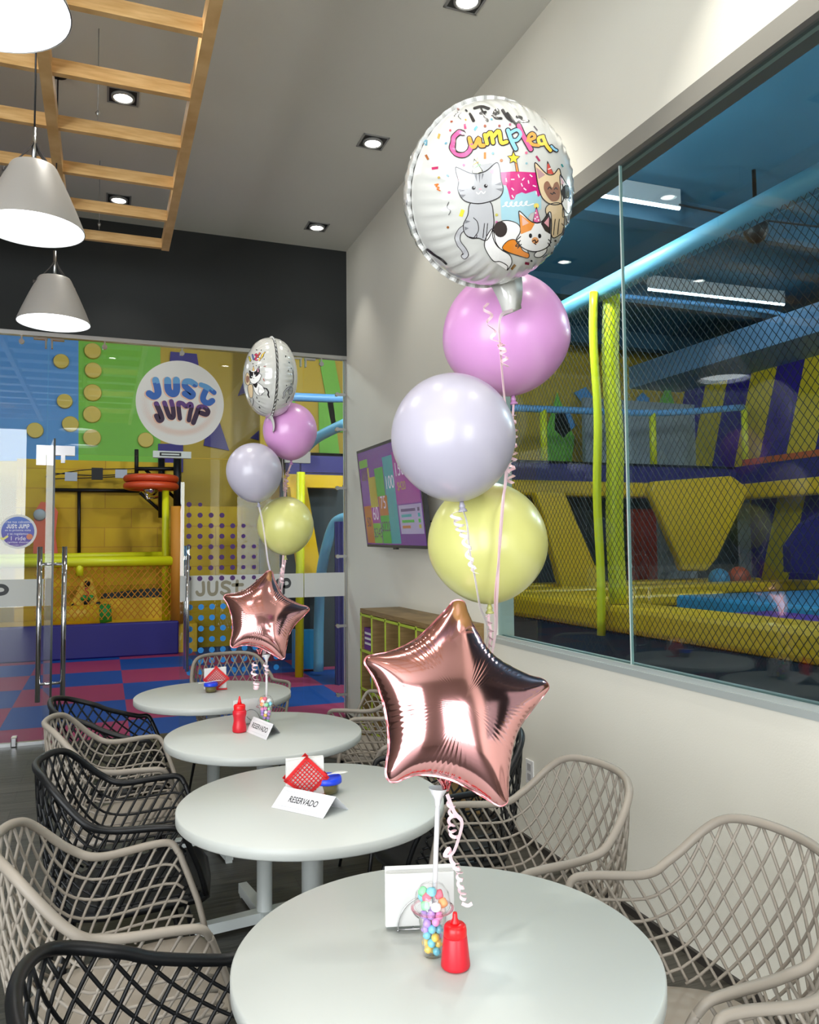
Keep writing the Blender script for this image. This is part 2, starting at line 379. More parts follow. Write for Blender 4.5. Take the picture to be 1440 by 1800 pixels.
leaf = MB(); c0 = np.array([hx, hy, 0.012]); e0 = np.array([ex, ey, 0.012])
leaf.slab([c0 - dn * 0.006, e0 - dn * 0.006, e0 - dn * 0.006 + [0, 0, TZ - 0.02], c0 - dn * 0.006 + [0, 0, TZ - 0.02]], dn * 0.012)
d1 = structure('door_1', leaf, MATS['clear_glass'])
bar_handle(d1, e0 * [1, 1, 0] - dv * 0.055, dn)
le = MB().slab([e0 - dn * 0.0065 + dv * 0.001, e0 + dn * 0.0065 + dv * 0.001, e0 + dn * 0.0065 - dv * 0.002, e0 - dn * 0.0065 - dv * 0.002], (0, 0, TZ - 0.02))
le.build('leaf_edge', mat('dark_edge', (36, 44, 42), 0.25), d1)
dstop = MB()
for x in (-0.62, HX0 + 0.03):
    dstop.span((x - 0.02, BACK - 0.05, 0.0), (x + 0.02, BACK + 0.03, 0.07), bevel=0.006)
structure('trim_10', dstop, MATS['steel'])

# lettering used by the venue: rounded brush letters, as strokes in a unit box
LET = {
 'J': ([arr('.62,.95 .66,.45 .62,.15 .42,.05 .2,.1 .1,.25')], .8),
 'U': ([arr('.14,.95 .15,.35 .28,.1 .5,.05 .7,.12 .82,.35 .84,.95')], .98),
 'S': ([arr('.82,.86 .5,.95 .2,.85 .22,.62 .6,.45 .78,.25 .6,.07 .3,.05 .1,.18')], .92),
 'T': ([arr('.02,.72 .85,.72'), arr('.4,1.0 .36,.3 .48,.08 .7,.08 .84,.22')], .9),
 'M': ([arr('.1,.05 .12,.55 .16,.93 .34,.88 .52,.6 .7,.88 .88,.93 .94,.55 .96,.05')], 1.1),
 'P': ([arr('.15,-.05 .17,.5 .2,.93 .6,.97 .82,.75 .72,.5 .4,.42 .22,.45')], .92),
}
def brush_word(word, w, gap=.14):
    out = []; x = 0.0
    for ch in word:
        if ch == ' ': x += .5; continue
        st, adv = LET[ch]
        out += [([(px + x, py) for px, py in s], w) for s in st]; x += adv + gap
    return out, x - gap
def brush_mesh(mb, word, w, place, mi=0, cut=None):
    st, tot = brush_word(word, w)
    for pts, ww in st:
        vs, fs = flat_stroke(pts, ww)
        mb.add([place(v[0] / tot, v[1]) for v in vs], fs, mi)
FY = BACK - 0.0085
def strip(parent, x0, x1, words, wm):
    b = MB().span((x0, BACK - 0.0075, 1.048), (x1, BACK - 0.0062, 1.254)); s = b.build('frosted_strip', MATS['frosted_film'], parent)
    for word, a, c, z0, z1, m in words:
        l = MB(); brush_mesh(l, word, .26, lambda u, v: (a + (c - a) * u, FY, z0 + (z1 - z0) * v)); l.build('lettering', m, s)
olive = mat('strip_letters', (140, 134, 112), 0.6); dkl = mat('strip_letters_dark', (56, 58, 60), 0.6)
xa, xb = P(344, 1033, y=BACK)[0], P(427, 1033, y=BACK)[0]; xc, xd = P(441, 1030, y=BACK)[0], P(511, 1030, y=BACK)[0]
strip(d2, MIDX, HX1, [('JUST', xa, xb, 1.09, 1.2, olive), ('JUMP', xc, xd, 1.095, 1.205, dkl)], None)
strip(w5, HX1 + 0.006, RIGHT - 0.02, [], None)
w3 = bpy.data.objects['window_3']
strip(w3, -2.6, HX0 - 0.01, [('JUST', -1.75, -1.33, 1.09, 1.2, dkl), ('JUMP', -1.2, P(16, 985, y=BACK)[0], 1.1, 1.21, dkl)], None)
# vinyl dots on the closed leaf
pd, bd = MB(), MB()
x0 = P(332, 925, y=BACK)[0]; dx = (P(409, 925, y=BACK)[0] - x0) / 4
for r in range(8):
    z = P(340, 887 + 18.6 * r, y=BACK)[2]
    last = [1.0, 3, 5, 5, 6, 6, 6, 6][r]
    for k in range(8):
        if k > last: continue
        q = (x0 + k * dx, FY, z)
        rad = 0.021 if k < 5 else 0.018
        if r == 0 and k == 1: rad = 0.017
        pd.lathe([(0, -0.0004), (rad, -0.0004), (rad, 0.0004), (0, 0.0004)], q, 18, axis=(0, -1, 0), smooth=False)
for r in range(7):
    z = P(350, 1067 + 19.0 * r, y=BACK)[2]
    for k in range(9):
        q = (x0 + 0.012 + k * dx, FY, z)
        if q[0] > HX1 - .2: continue
        rad = 0.0235
        bd.lathe([(0, -0.0004), (rad, -0.0004), (rad, 0.0004), (0, 0.0004)], q, 18, axis=(0, -1, 0), smooth=False)
pd.build('purple_dot_decal', mat('dot_purple', (74, 32, 104), 0.5), d2); bd.build('blue_dot_decal', mat('dot_blue', (34, 140, 222), 0.5), d2)

# ------------------------------------------------------------------ stickers on the glass
def round_sticker(name, label, px, py, rpx, y):
    c = P(px, py, y=y); r = abs(P(px + rpx, py, y=y)[0] - P(px - rpx, py, y=y)[0]) / 2
    t = thing(name, label, 'sticker', c); return t, c, r
t, c, r = round_sticker('logo_sticker', 'large round white logo sticker reading JUST JUMP high on the glass above the doors', 317.5, 708, 77.5, BACK - 0.009)
MB().lathe([(0, 0), (r, 0), (r, 0.001), (0, 0.001)], c, 72, axis=(0, -1, 0), smooth=False).build('disc', mat('sticker_white', (226, 226, 222), 0.5), t)
S = 2 * r / (1325 - 108)
def lg(layer):
    return lambda x, y: (c[0] + (x - 716) * S, c[1] - 0.0012 - layer * 0.0003, c[2] - (y - 692) * S * 1.02)
JUST = [(arr('372,395 402,520 402,588 350,622 288,588'), 96), (arr('535,385 545,515 590,568 640,560 660,500 655,375'), 98), (arr('915,420 850,385 785,392 775,450 835,505 885,560 850,595 775,560'), 88), (arr('1000,420 1090,450 1185,520'), 70), (arr('1085,455 1030,590 1045,655 1110,675 1160,640'), 84)]
JUMP = [(arr('385,725 440,850 462,930 425,955 390,895'), 72), (arr('495,705 545,850 580,905 618,890 612,780 588,680'), 66), (arr('708,915 690,770 690,700 740,700 795,740 850,700 870,740 850,830 832,935'), 62), (arr('895,965 940,840 975,745 1050,740 1098,790 1075,838 1000,822'), 70)]
lm = [mat('logo_peach', (226, 186, 164), 0.5), mat('logo_sky', (98, 160, 212), 0.5), mat('logo_blue', (52, 104, 186), 0.5), mat('logo_violet', (94, 58, 128), 0.5), mat('logo_plum', (52, 28, 62), 0.5), mat('logo_orange', (214, 140, 92), 0.5)]
b = MB()
for i, (pts, w) in enumerate(JUST + JUMP):
    vs, fs = flat_stroke([(x - 14, y + 8) for x, y in pts], w + 14, 8); b.add([lg(1 + .1 * i)(*v) for v in vs], fs, 0)
for grp, hi, lo, ycut in ((JUST, 1, 2, 430), (JUMP, 3, 4, 752)):
    for i, (pts, w) in enumerate(grp):
        vs, fs = flat_stroke(pts, w, 8)
        yc = ycut + (60 if grp is JUST and i >= 3 else 0)
        for f in fs:
            m = hi if np.mean([vs[k][1] for k in f]) < yc else lo
            b.add([lg(2.5 + .15 * i)(*vs[k]) for k in f], [list(range(len(f)))], m)
for ring in range(9):
    rad = 400 + ring * 17
    for k in range(120):
        a = math.radians(k * 1.75 - 12 + (ring % 2) * .8)
        x, y = 705 + rad * 1.02 * math.cos(a), 715 + rad * 0.86 * math.sin(a)
        s = 5.2 * math.sin(math.pi * (ring + .8) / 9.6) * (0.55 + 0.45 * math.sin(max(0, min(math.pi, a))))
        if s > 1.2: b.add([lg(0.4)(x + s * math.cos(q), y + s * math.sin(q)) for q in np.arange(6) * math.pi / 3], [list(range(6))], 5)
b.build('printed_logo', lm, t)
t, c, r = round_sticker('promotion_sticker', 'small round blue sticker with white rim about socks and 1 ride at the left edge', 31.5, 934.5, 33.5, BACK - 0.009)
MB().lathe([(0, 0), (r, 0), (r, 0.001), (0, 0.001)], c, 48, axis=(0, -1, 0), smooth=False).build('disc', MATS['sticker_white'], t)
MB().lathe([(0, 0.0011), (r * .87, 0.0011), (r * .87, 0.0016), (0, 0.0016)], c, 48, axis=(0, -1, 0), smooth=False).build('blue_field', node_color('promo_blue', lambda nt, N, L: ramp(N, L, (lambda tc, sx: (L(tc.outputs['Generated'], sx.inputs[0]), sx.outputs['Z'])[1])(N('ShaderNodeTexCoord'), N('ShaderNodeSeparateXYZ')), [(0.1, (104, 78, 168)), (0.9, (92, 124, 206))]), 0.5), t)
b = MB()
for body, size, dz in (('¡Trae tus calcetines', .2, .56), ('en tu próxima visita', .17, .08), ('y te regalamos', .19, -.13), ('1 ride', .36, -.4), ('de carritos chocones!', .18, -.62), ('*No acumulable con promos', .11, -.78)):
    vs, fs = text2(body, size * r, res=2); b.add([(c[0] + v[0], c[1] - 0.0022, c[2] + dz * r + v[1]) for v in vs], fs)
brush_mesh(b, 'JUST JUMP', .26, lambda u, v: (c[0] + (u - .5) * 1.2 * r, c[1] - 0.0022, c[2] + .2 * r + .22 * r * v))
b.build('lettering', mat('print_white', (240, 240, 245), 0.5), t)
b = MB()
b.lathe([(0.02 * r, 0.0018), (.17 * r, 0.0018), (.17 * r, 0.0022), (.02 * r, .0022)], (c[0] + .62 * r, c[1], c[2] - .3 * r), 20, axis=(0, -1, 0), smooth=False).build('ring_motif', mat('promo_orange', (214, 130, 92), .5), t)
b = MB(); vs, fs = flat_stroke([(-.85, -.38), (-.75, -.42), (-.55, -.28)], .12); b.add([(c[0] + v[0] * r, c[1] - .0021, c[2] + v[1] * r) for v in vs], fs)
b.build('tick_motif', mat('promo_yellow', (230, 224, 130), .5), t)

# ------------------------------------------------------------------ ceiling: spotlights, slatted frame, pendants
mat('lamp_glow', (255, 252, 244), 0.5, emit=14.0); mat('pendant_glow', (250, 253, 255), 0.5, emit=4.0)
mat('spot_black', (16, 16, 17), 0.4); mat('spot_rim', (150, 150, 148), 0.4)
sp0 = None; spi = 0
SPOT_LABEL = {0: 'square recessed spotlight nearest the dark back wall and the white side wall', 1: 'square recessed spotlight in the ceiling left of the round printed balloon', 2: 'square recessed spotlight cut by the top edge of the photo', 5: 'square recessed spotlight seen through the far end of the wooden frame', 6: 'square recessed spotlight seen through the middle of the wooden frame'}
for i, (x, y) in enumerate(SPOT_XY):
    if sp0 is None:
        t = sp0 = thing('recessed_spotlight', '', 'ceiling light', (x, y, CEIL), 'recessed ceiling spotlights')
        b = MB(); h = 0.082; w = 0.012
        for sx, sy, lx, ly in ((0, h, 2 * h, w), (0, -h, 2 * h, w), (h, 0, w, 2 * h + w), (-h, 0, w, 2 * h + w)): b.box((x + sx, y + sy, CEIL - 0.003), (lx + (w if lx > w else 0), ly, 0.006))
        b.build('frame', MATS['spot_rim'], t)
        MB().box((x, y, CEIL - 0.002), (2 * h - w, 2 * h - w, 0.003)).build('housing', MATS['spot_black'], t)
        MB().lathe([(0.066, 0.0), (0.066, -0.012), (0.054, -0.016), (0.052, 0.0)], (x, y, CEIL - 0.003), 28).build('lamp_ring', MATS['spot_rim'], t)
        MB().lathe([(0, -0.010), (0.052, -0.008), (0.052, -0.004), (0, -0.004)], (x, y, CEIL - 0.003), 28).build('lamp', MATS['lamp_glow'], t)
    else:
        t = tree_copy(sp0); t.location = (x, y, CEIL)
    t['label'] = SPOT_LABEL.get(i, 'square recessed spotlight in the ceiling outside the left or near edge of the photo')
# wooden slatted frame hung on thin wires
FZ = 3.6
ft = thing('slatted_ceiling_frame', 'pale pine ladder frame hanging on thin wires below the grey ceiling', 'ceiling frame', (-0.9, 3.0, FZ))
XO, XI = 0.405, 0.357; YF = 5.80; YN = -0.9
for xx in (XO - 0.026, -0.27 - 0.62 * 0, -1.0, -1.75, -2.45):
    MB().span((xx - 0.026, YN, FZ), (xx + 0.026, YF, FZ + 0.085)).build('beam', MATS['pine'], ft)
y = 5.785
while y > YN:
    MB().span((-2.45, y - 0.016, FZ + 0.008), (XO - 0.05, y + 0.016, FZ + 0.075)).build('slat', MATS['pine'], ft); y -= 0.503
for x, yy in ((-0.06, 5.68), (-0.058, 4.2), (-0.06, 2.7), (-1.8, 5.66), (-1.8, 4.2)):
    MB().tube([(x, yy, FZ + 0.05), (x, yy, CEIL)], 0.0022, 6).lathe([(0, 0), (0.006, 0.002), (0.012, .018), (0.004, .03), (0, .03)], (x, yy, FZ + .07), 8).build('hanging_wire', MATS['aluminium'], ft)
# pendants
pp = [P(95, 568, y=PENDANT_Y[0]), P(57, 404, y=PENDANT_Y[1])]
PXX, PZZ = (pp[0][0] + pp[1][0]) / 2, (pp[0][2] + pp[1][2]) / 2
mat('shade_grey', (190, 188, 184), 0.42, 0.35); mat('shade_white', (245, 247, 250), 0.6); mat('strap_leather', (72, 68, 66), 0.5)
pl = ['grey cone pendant lamp hanging farthest, in front of the dark wall', 'grey cone pendant lamp in the middle of the row, cut by the left edge', 'nearest cone pendant lamp, only its glowing rim in the top left corner']
p0 = None
for k, y in enumerate(PENDANT_Y):
    if p0 is None:
        x, z = PXX, PZZ; t = p0 = thing('pendant_lamp', pl[0], 'pendant lamp', (x, y, z), 'cone pendant lamps')
        R = 0.187
        prof = [(R, 0), (R * .985, .010), (R * .85, .074), (R * .69, .144), (R * .53, .209), (R * .455, .239), (R * .42, .248), (R * .37, .250)]
        MB().lathe(prof + [(0.012, .250)], (x, y, z), 48, cap=False).build('shade', MATS['shade_grey'], t); shade_ = t.children[-1]
        MB().lathe([(r_ - .003, z_ + (0.0 if i else .0005)) for i, (r_, z_) in enumerate(prof)] + [(0.01, .247)], (x, y, z), 48, cap=False).build('shade_lining', MATS['shade_white'], shade_)
        MB().lathe([(0, 0.026), (0.162, .026), (.160, .032), (0, .032)], (x, y, z), 40).build('diffuser', MATS['pendant_glow'], t)
        MB().tube([(x, y, z + .245), (x, y, z + .40)], .0085, 10).build('rod', MATS['aluminium'], t)
        MB().tube([(x, y, z + .40), (x, y, CEIL)], .0035, 8).lathe([(0, -.03), (.05, -.03), (.055, 0), (0, 0)], (x, y, CEIL), 20).build('cable', MATS['black_plastic'], t)
        for s in (1, -1):
            a = np.array([math.cos(.35), math.sin(.35), 0]) * s
            pts = [np.array([x, y, z + .34]) + a * 0.006, np.array([x, y, z + .31]) + a * 0.02, np.array([x, y, z + .25]) + a * .066, np.array([x, y, z + .208]) + a * 0.104]
            MB().tube(smooth_path(pts, 5), .01, flat=(.012, .002), up=a).lathe([(0, -.004), (.009, -.004), (.009, .006), (0, .006)], pts[-1], 12, axis=a).build('strap', MATS['strap_leather'], t)
    else:
        t = tree_copy(p0); t.location.y = y; t['label'] = pl[k]
    lamp('pendant_bulb', 'SPOT', (PXX, y, PZZ + .02), POWER_PENDANT * 4, (1, .99, .97), .12, aim=(PXX, y, 0), angle=math.radians(140), blend=.6)

# ------------------------------------------------------------------ the trampoline park behind the glass
PZC = 5.25; PX0, PX1, PY1 = -4.2, 10.6, 14.2
node_color('park_ceiling', m_paint((56, 108, 134), 8), 0.6, 0.3, .05); mat('beam_blue', (44, 84, 106), 0.6); mat('soffit_blue', (120, 158, 200), 0.55)
mat('pad_yellow', (240, 190, 18), 0.35, coat=.2, bump=(9, .25)); mat('pad_lime', (226, 222, 22), 0.4); mat('pad_purple', (92, 52, 168), 0.35, coat=.2); mat('pad_blue', (40, 140, 190), 0.35, coat=.2)
mat('navy_panel', (30, 18, 112), 0.5); mat('pipe_blue', (112, 178, 208), 0.45); mat('rail_blue', (110, 170, 226), 0.4); mat('bed_black', (30, 30, 34), 0.7); mat('park_dark', (40, 50, 56), 0.7)
mat('net_black', (14, 22, 26), 0.7); mat('orange_ledge', (206, 92, 40), 0.5); mat('grey_panel', (168, 172, 178), 0.6); mat('mural_yellow', (214, 174, 44), 0.6); mat('mural_green', (132, 202, 66), 0.6); mat('mural_blue', (92, 158, 224), 0.6)
mat('tube_glow', (232, 244, 255), 0.5, emit=16.0); mat('hold_yellow', (232, 196, 84), 0.5); mat('mural_violet', (58, 40, 140), 0.6); mat('dark_metal', (30, 28, 28), 0.45, 0.5); mat('orange_net', (206, 132, 30), 0.6)
mat('cone_yellow', (226, 186, 40), 0.45); mat('play_green', (40, 150, 60), 0.5); mat('bumper_orange', (206, 74, 34), 0.4)
def m_check(nt, N, L):
    tc = N('ShaderNodeTexCoord'); mp = N('ShaderNodeMapping'); mp.inputs['Location'].default_value = (-0.207, -0.37, 0.5); L(tc.outputs['Object'], mp.inputs[0])
    ck = N('ShaderNodeTexChecker'); ck.inputs['Scale'].default_value = 1.0; ck.inputs['Color1'].default_value = (*lin((160, 54, 92)), 1); ck.inputs['Color2'].default_value = (*lin((16, 72, 146)), 1)
    L(mp.outputs[0], ck.inputs['Vector']); return ck.outputs['Color']
node_color('foam_tiles', m_check, 0.6, 0.3)
def m_stripe(nt, N, L):
    tc = N('ShaderNodeTexCoord'); sx = N('ShaderNodeSeparateXYZ'); L(tc.outputs['Object'], sx.inputs[0])
    m1 = N('ShaderNodeMath'); m1.operation = 'MULTIPLY_ADD'; m1.inputs[1].default_value = 0.30; L(sx.outputs['Z'], m1.inputs[0]); L(sx.outputs['Y'], m1.inputs[2])
    m2 = N('ShaderNodeMath'); m2.operation = 'MULTIPLY'; m2.inputs[1].default_value = 1.0 / 1.15; L(m1.outputs[0], m2.inputs[0])
    m3 = N('ShaderNodeMath'); m3.operation = 'FRACT'; L(m2.outputs[0], m3.inputs[0])
    return ramp(N, L, m3.outputs[0], [(0.0, (222, 190, 44)), (0.5, (54, 34, 140))], 'CONSTANT')
node_color('striped_wall', m_stripe, 0.6, 0.3)
structure('floor_1', MB().span((PX0, BACK - 0.02, -0.1), (PX1, PY1, 0)).span((RIGHT + T, REAR, -0.1), (PX1, BACK - 0.02, 0)), MATS['foam_tiles'])
structure('ceiling_1', MB().span((PX0 - .1, BACK + 0.1, PZC), (PX1 + .3, PY1 + .1, PZC + .1)).span((RIGHT + T, REAR, PZC), (PX1 + .3, BACK + 0.1, PZC + .1)), MATS['park_ceiling'])
structure('wall_park_far', MB().span((PX0, PY1, 0), (PX1, PY1 + .1, PZC)), MATS['mural_yellow'])
structure('wall_park_left', MB().span((PX0 - .1, BACK + .1, 0), (PX0, PY1, PZC)), MATS['grey_panel'])
structure('wall_park_right', MB().span((PX1, REAR, 0), (PX1 + .1, PY1, PZC)), MATS['striped_wall'])
structure('wall_park_near', MB().span((RIGHT + T, REAR - .1, 0), (PX1, REAR, PZC)), MATS['park_dark'])
structure('wall_park_upper', MB().span((LEFT, BACK, CEIL), (RIGHT, BACK + .1, PZC)).span((RIGHT + .02, REAR, CEIL), (RIGHT + T, BACK + .1, PZC)), MATS['park_dark'])
# murals on the far wall (painted fields of the wall, thin panels)
mb = MB(); yw = PY1 - 0.02
def field(b, poly, y, mi, d=0.02): b.slab([P(px, py, y=y) for px, py in poly], (0, d, 0), mi)
field(mb, [(-40, 560), (138, 560), (138, 810), (-40, 810)], yw, 0); field(mb, [(138, 560), (282, 560), (282, 820), (138, 820)], yw, 1)
field(mb, [(278, 780), (322, 780), (322, 830), (278, 830)], yw - .03, 2); field(mb, [(372, 700), (403, 792), (358, 783)], yw - .03, 2); field(mb, [(432, 690), (418, 696), (440, 640), (470, 720)], yw - .03, 2); field(mb, [(500, 716), (520, 790), (440, 770)], yw - .03, 2); field(mb, [(300, 618), (346, 622), (352, 660), (296, 660)], yw - .03, 2)
for poly in ([(548, 560), (575, 560), (612, 760), (585, 760)], [(560, 700), (585, 700), (600, 820), (562, 820)], [(470, 560), (505, 560), (530, 820), (490, 820)]): field(mb, poly, 12.56, 1)
structure('trim_mural', mb, [MATS['mural_blue'], MATS['mural_green'], MATS['mural_violet']])
HOLD = [(114, 706, 14, 'round yellow wall hold on the blue panel, the whole one in the middle'), (163, 691, 16, 'topmost bright round yellow hold of the column on the green panel'), (162, 729, 16, 'middle round yellow hold of the column on the green panel'), (124, 746, 15, 'round yellow hold where the blue and the green panels meet'), (162, 770, 16, 'lowest round yellow hold of the column on the green panel'), (62, 757, 15, 'round yellow hold at the far left of the blue panel'), (256, 774, 14, 'round yellow hold on the green panel just below the logo sticker'), (108, 636, 14, 'dim round yellow hold high on the blue panel'), (163, 618, 15, 'dim round yellow hold high on the green panel, upper one'), (164, 652, 15, 'dim round yellow hold high on the green panel, lower one')]
for px, py, r, lb in HOLD:
    q = P(px, py, y=yw); rr = abs(P(px + r, py, y=yw)[0] - q[0])
    tag(MB().lathe([(0, 0), (rr, 0), (rr, .05), (rr * .94, .07), (0, .07)], q, 28, axis=(0, -1, 0), smooth=False).build('climbing_hold', MATS['hold_yellow']), lb, 'climbing hold', 'round holds on the climbing wall')

# ride arena: yellow block backdrop, frame, rails, net, play cone
yb = 13.2
def m_block(nt, N, L):
    tc = N('ShaderNodeTexCoord'); sx = N('ShaderNodeSeparateXYZ'); cb = N('ShaderNodeCombineXYZ'); L(tc.outputs['Object'], sx.inputs[0]); L(sx.outputs['X'], cb.inputs[0]); L(sx.outputs['Z'], cb.inputs[1])
    br = N('ShaderNodeTexBrick'); br.inputs['Scale'].default_value = 1; br.inputs['Brick Width'].default_value = .78; br.inputs['Row Height'].default_value = .3; br.inputs['Mortar Size'].default_value = .006
    br.inputs['Color1'].default_value = (*lin((222, 184, 18)), 1); br.inputs['Color2'].default_value = (*lin((212, 170, 10)), 1); br.inputs['Mortar'].default_value = (*lin((190, 140, 20)), 1); L(cb.outputs[0], br.inputs['Vector'])
    nz = N('ShaderNodeTexNoise'); nz.inputs['Scale'].default_value = 1.2; L(tc.outputs['Object'], nz.inputs['Vector'])
    mx = N('ShaderNodeMix'); mx.data_type = 'RGBA'; mx.blend_type = 'MULTIPLY'; mx.inputs[0].default_value = 1
    L(br.outputs['Color'], mx.inputs[6]); L(ramp(N, L, nz.outputs['Fac'], [(.3, (215, 205, 180)), (.7, (255, 255, 255))]), mx.inputs[7]); return mx.outputs[2]
node_color('yellow_blocks', m_block, 0.5, 0.3)
a, b2 = P(30, 806, y=yb), P(306, 812, y=yb)
structure('wall_arena', MB().span((a[0], yb, 0), (b2[0], yb + .2, a[2])), MATS['yellow_blocks'])
fr = thing('ride_gantry', 'black steel frame with corner braces in front of the yellow block wall', 'frame', (*P(283, 870, y=yb - .3)[:2], 0))
def bar(px0, py0, px1, py1, y, r, m, par, name, n=8): MB().tube([P(px0, py0, y=y), P(px1, py1, y=y)], r, n).build(name, m, par)
bar(82, 861, 246, 863, yb - .06, .03, MATS['dark_metal'], fr, 'beam'); bar(139, 863, 139, 978, yb - .06, .025, MATS['dark_metal'], fr, 'post')
bar(284, 806, 284, 910, yb - .2, .05, MATS['dark_metal'], fr, 'post'); bar(312, 806, 312, 892, yb - .5, .06, MATS['dark_metal'], fr, 'post'); bar(238, 824, 318, 824, yb - .4, .03, MATS['dark_metal'], fr, 'beam')
bar(256, 826, 308, 876, yb - .35, .025, MATS['dark_metal'], fr, 'brace'); bar(246, 866, 286, 902, yb - .15, .025, MATS['dark_metal'], fr, 'brace'); bar(240, 790, 240, 836, yb - .4, .03, MATS['dark_metal'], fr, 'post')
t = thing('hanging_ropes', 'dark ropes with small hanging blocks strung across the yellow block wall', 'ropes', P(175, 838, y=yb - .3))
for pts in ([(80, 838), (150, 826), (240, 824)], [(84, 842), (160, 840), (243, 836)], [(96, 832), (170, 836), (238, 832)]):
    MB().tube(smooth_path([P(x, y, y=yb - .3) for x, y in pts]), .008, 5).build('rope', MATS['dark_metal'], t)
for px, py, m in ((125, 838, 'grey_panel'), (171, 833, 'dark_metal'), (213, 833, 'grey_panel')):
    MB().box(P(px, py, y=yb - .32), (.17, .05, .13) if m == 'grey_panel' else (.16, .06, .18)).build('block', MATS[m], t)
structure('floor_3', MB().span((-1.9, 11.76, 0), (1.25, 13.19, .40)), MATS['pad_yellow'])
q = P(266, 848, y=yb - .9)
t = thing('hanging_bumper_ride', 'orange ring shaped ride with a silver lamp under the black frame', 'ride', q)
ang = np.arange(40) * 2 * math.pi / 40
for dz in (.05, -.06): MB().tube([(q[0] + .34 * math.cos(x), q[1] + .34 * math.sin(x), q[2] + dz) for x in ang], .055, 10, closed=True).build('ring', MATS['bumper_orange'], t)
MB().lathe([(0, -.2), (.06, -.19), (.1, -.13), (.1, -.06), (.05, -.03), (0, -.02)], q, 20).build('lamp_head', MATS['chrome'], t)
MB().tube([(q[0] - .1, q[1], q[2] - .1), (q[0] - .05, q[1], q[2] - .24), (q[0] + .1, q[1], q[2] - .22)], .02, 8).build('bracket', MATS['chrome'], t)
yr = 11.75
t = thing('play_rail', 'lime yellow padded rail with posts and orange netting in front of the ride arena', 'railing', (*P(180, 985, y=yr)[:2], 0))
for px0, py0, px1, py1, y, r in ((-30, 981, 296, 975, yr + .9, .05), (-30, 990, 303, 986, yr, .07), (291, 862, 291, 1090, yr + .4, .05), (140, 990, 140, 1012, yr, .05), (303, 990, 303, 1092, yr + .05, .03)):
    bar(px0, py0, px1, py1, y, r, MATS['pad_lime'], t, 'padded_tube', 10)
MB().tube([P(311, 890, y=yr), P(311, 1096, y=yr)], .085, 14).build('end_post', MATS['orange_net'], t); rail_t = t
nb = MB()
def net(bb, o, u, v, lu, lv, p, r, hgt=1.25):
    """diamond netting on the rectangle o + a*u + b*v as thin crossing cords"""
    o, u, v = (np.array(k, float) for k in (o, u, v)); k = hgt
    for sg in (1, -1):
        s0 = -lv / k if sg == 1 else 0.0
        s1 = lu if sg == 1 else lu + lv / k
        s = s0
        while s < s1:
            pts = []
            for bb_ in (0.0, lv):
                pts.append((s + sg * bb_ / k, bb_))
            (a0, b0), (a1, b1) = pts
            def at(aa): return b0 + (aa - a0) / (a1 - a0) * (b1 - b0)
            lo, hi = max(min(a0, a1), 0), min(max(a0, a1), lu)
            if hi - lo > 1e-3:
                bb.tube([o + u * lo + v * at(lo), o + u * hi + v * at(hi)], r, 4, cap=False, smooth=False)
            s += p
    return bb
o = P(60, 1094, y=yr); e = P(318, 1094, y=yr); tp = P(60, 992, y=yr)
net(nb, o, (1, 0, 0), (0, 0, 1), e[0] - o[0], tp[2] - o[2], .085, .006)
nb.build('netting', MATS['orange_net'], rail_t)
o = P(60, 1155, z=0); o2 = P(318, 1155, z=0); zt = P(200, 1096, y=11.6)[2]
ab = MB().span((-1.9, 11.6, 0), (o2[0], 11.75, zt), bevel=.02)
tag(ab.build('padded_wall', MATS['navy_panel']), 'long dark blue padded base wall below the orange netting', 'padded wall')
q = P(148, 1072, y=12.4)
t = thing('play_cone', 'yellow sloping climbing block with a red 5 behind the netting', 'play block', q)
cn = MB().slab([P(x, y, y=12.4) for x, y in [(120, 1072), (144, 1022), (152, 1016), (162, 1019), (176, 1068), (174, 1076)]], (0, .45, 0)); cn.build('body', MATS['cone_yellow'], t)
b = MB(); vs, fs = text2('5', .17); c5 = P(152.5, 1041, y=12.39); b.add([(c5[0] + v[0], c5[1], c5[2] + v[1]) for v in vs], fs); b.build('numeral', mat('numeral_red', (206, 60, 40), .5), t)
for px, py, m in ((153, 1026, 'dark_metal'), (147, 1051, 'play_green'), (160, 1051, 'play_green'), (153, 1060, 'dark_metal'), (172, 1063, 'dark_metal'), (130, 1066, 'dark_metal')):
    MB().lathe([(0, 0), (.045, 0), (.04, .03), (0, .035)], P(px, py, y=12.4), 14, axis=(0, -1, 0)).build('peg', MATS[m], t)
t = thing('play_roller', 'yellow roller with a green end lying below the climbing block', 'play roller', P(140, 1080, y=12.0))
MB().tube([P(75, 1086, y=12.0), P(175, 1079, y=12.0)], .14, 16).build('roller', MATS['cone_yellow'], t); MB().tube([P(175, 1079, y=12.0), P(196, 1077, y=12.0)], [.142, .125], 16).build('end_cap', MATS['play_green'], t)
mb = MB().slab([P(x, y, y=12.9) for x, y in [(180, 1091), (176, 1053), (295, 1050), (300, 1091)]], (0, .1, 0)); tag(mb.build('arena_barrier', MATS['cone_yellow']), 'low yellow barrier panel right of the climbing block behind the netting', 'barrier')
mb = MB().slab([P(x, y, y=13.0) for x, y in [(178, 1090), (178, 1044), (270, 1034), (290, 1036), (290, 1090)]], (0, .1, 0)); tag(mb.build('rubber_ramp', MATS['park_dark']), 'dark grey ramp rising above the low yellow barrier', 'ramp')
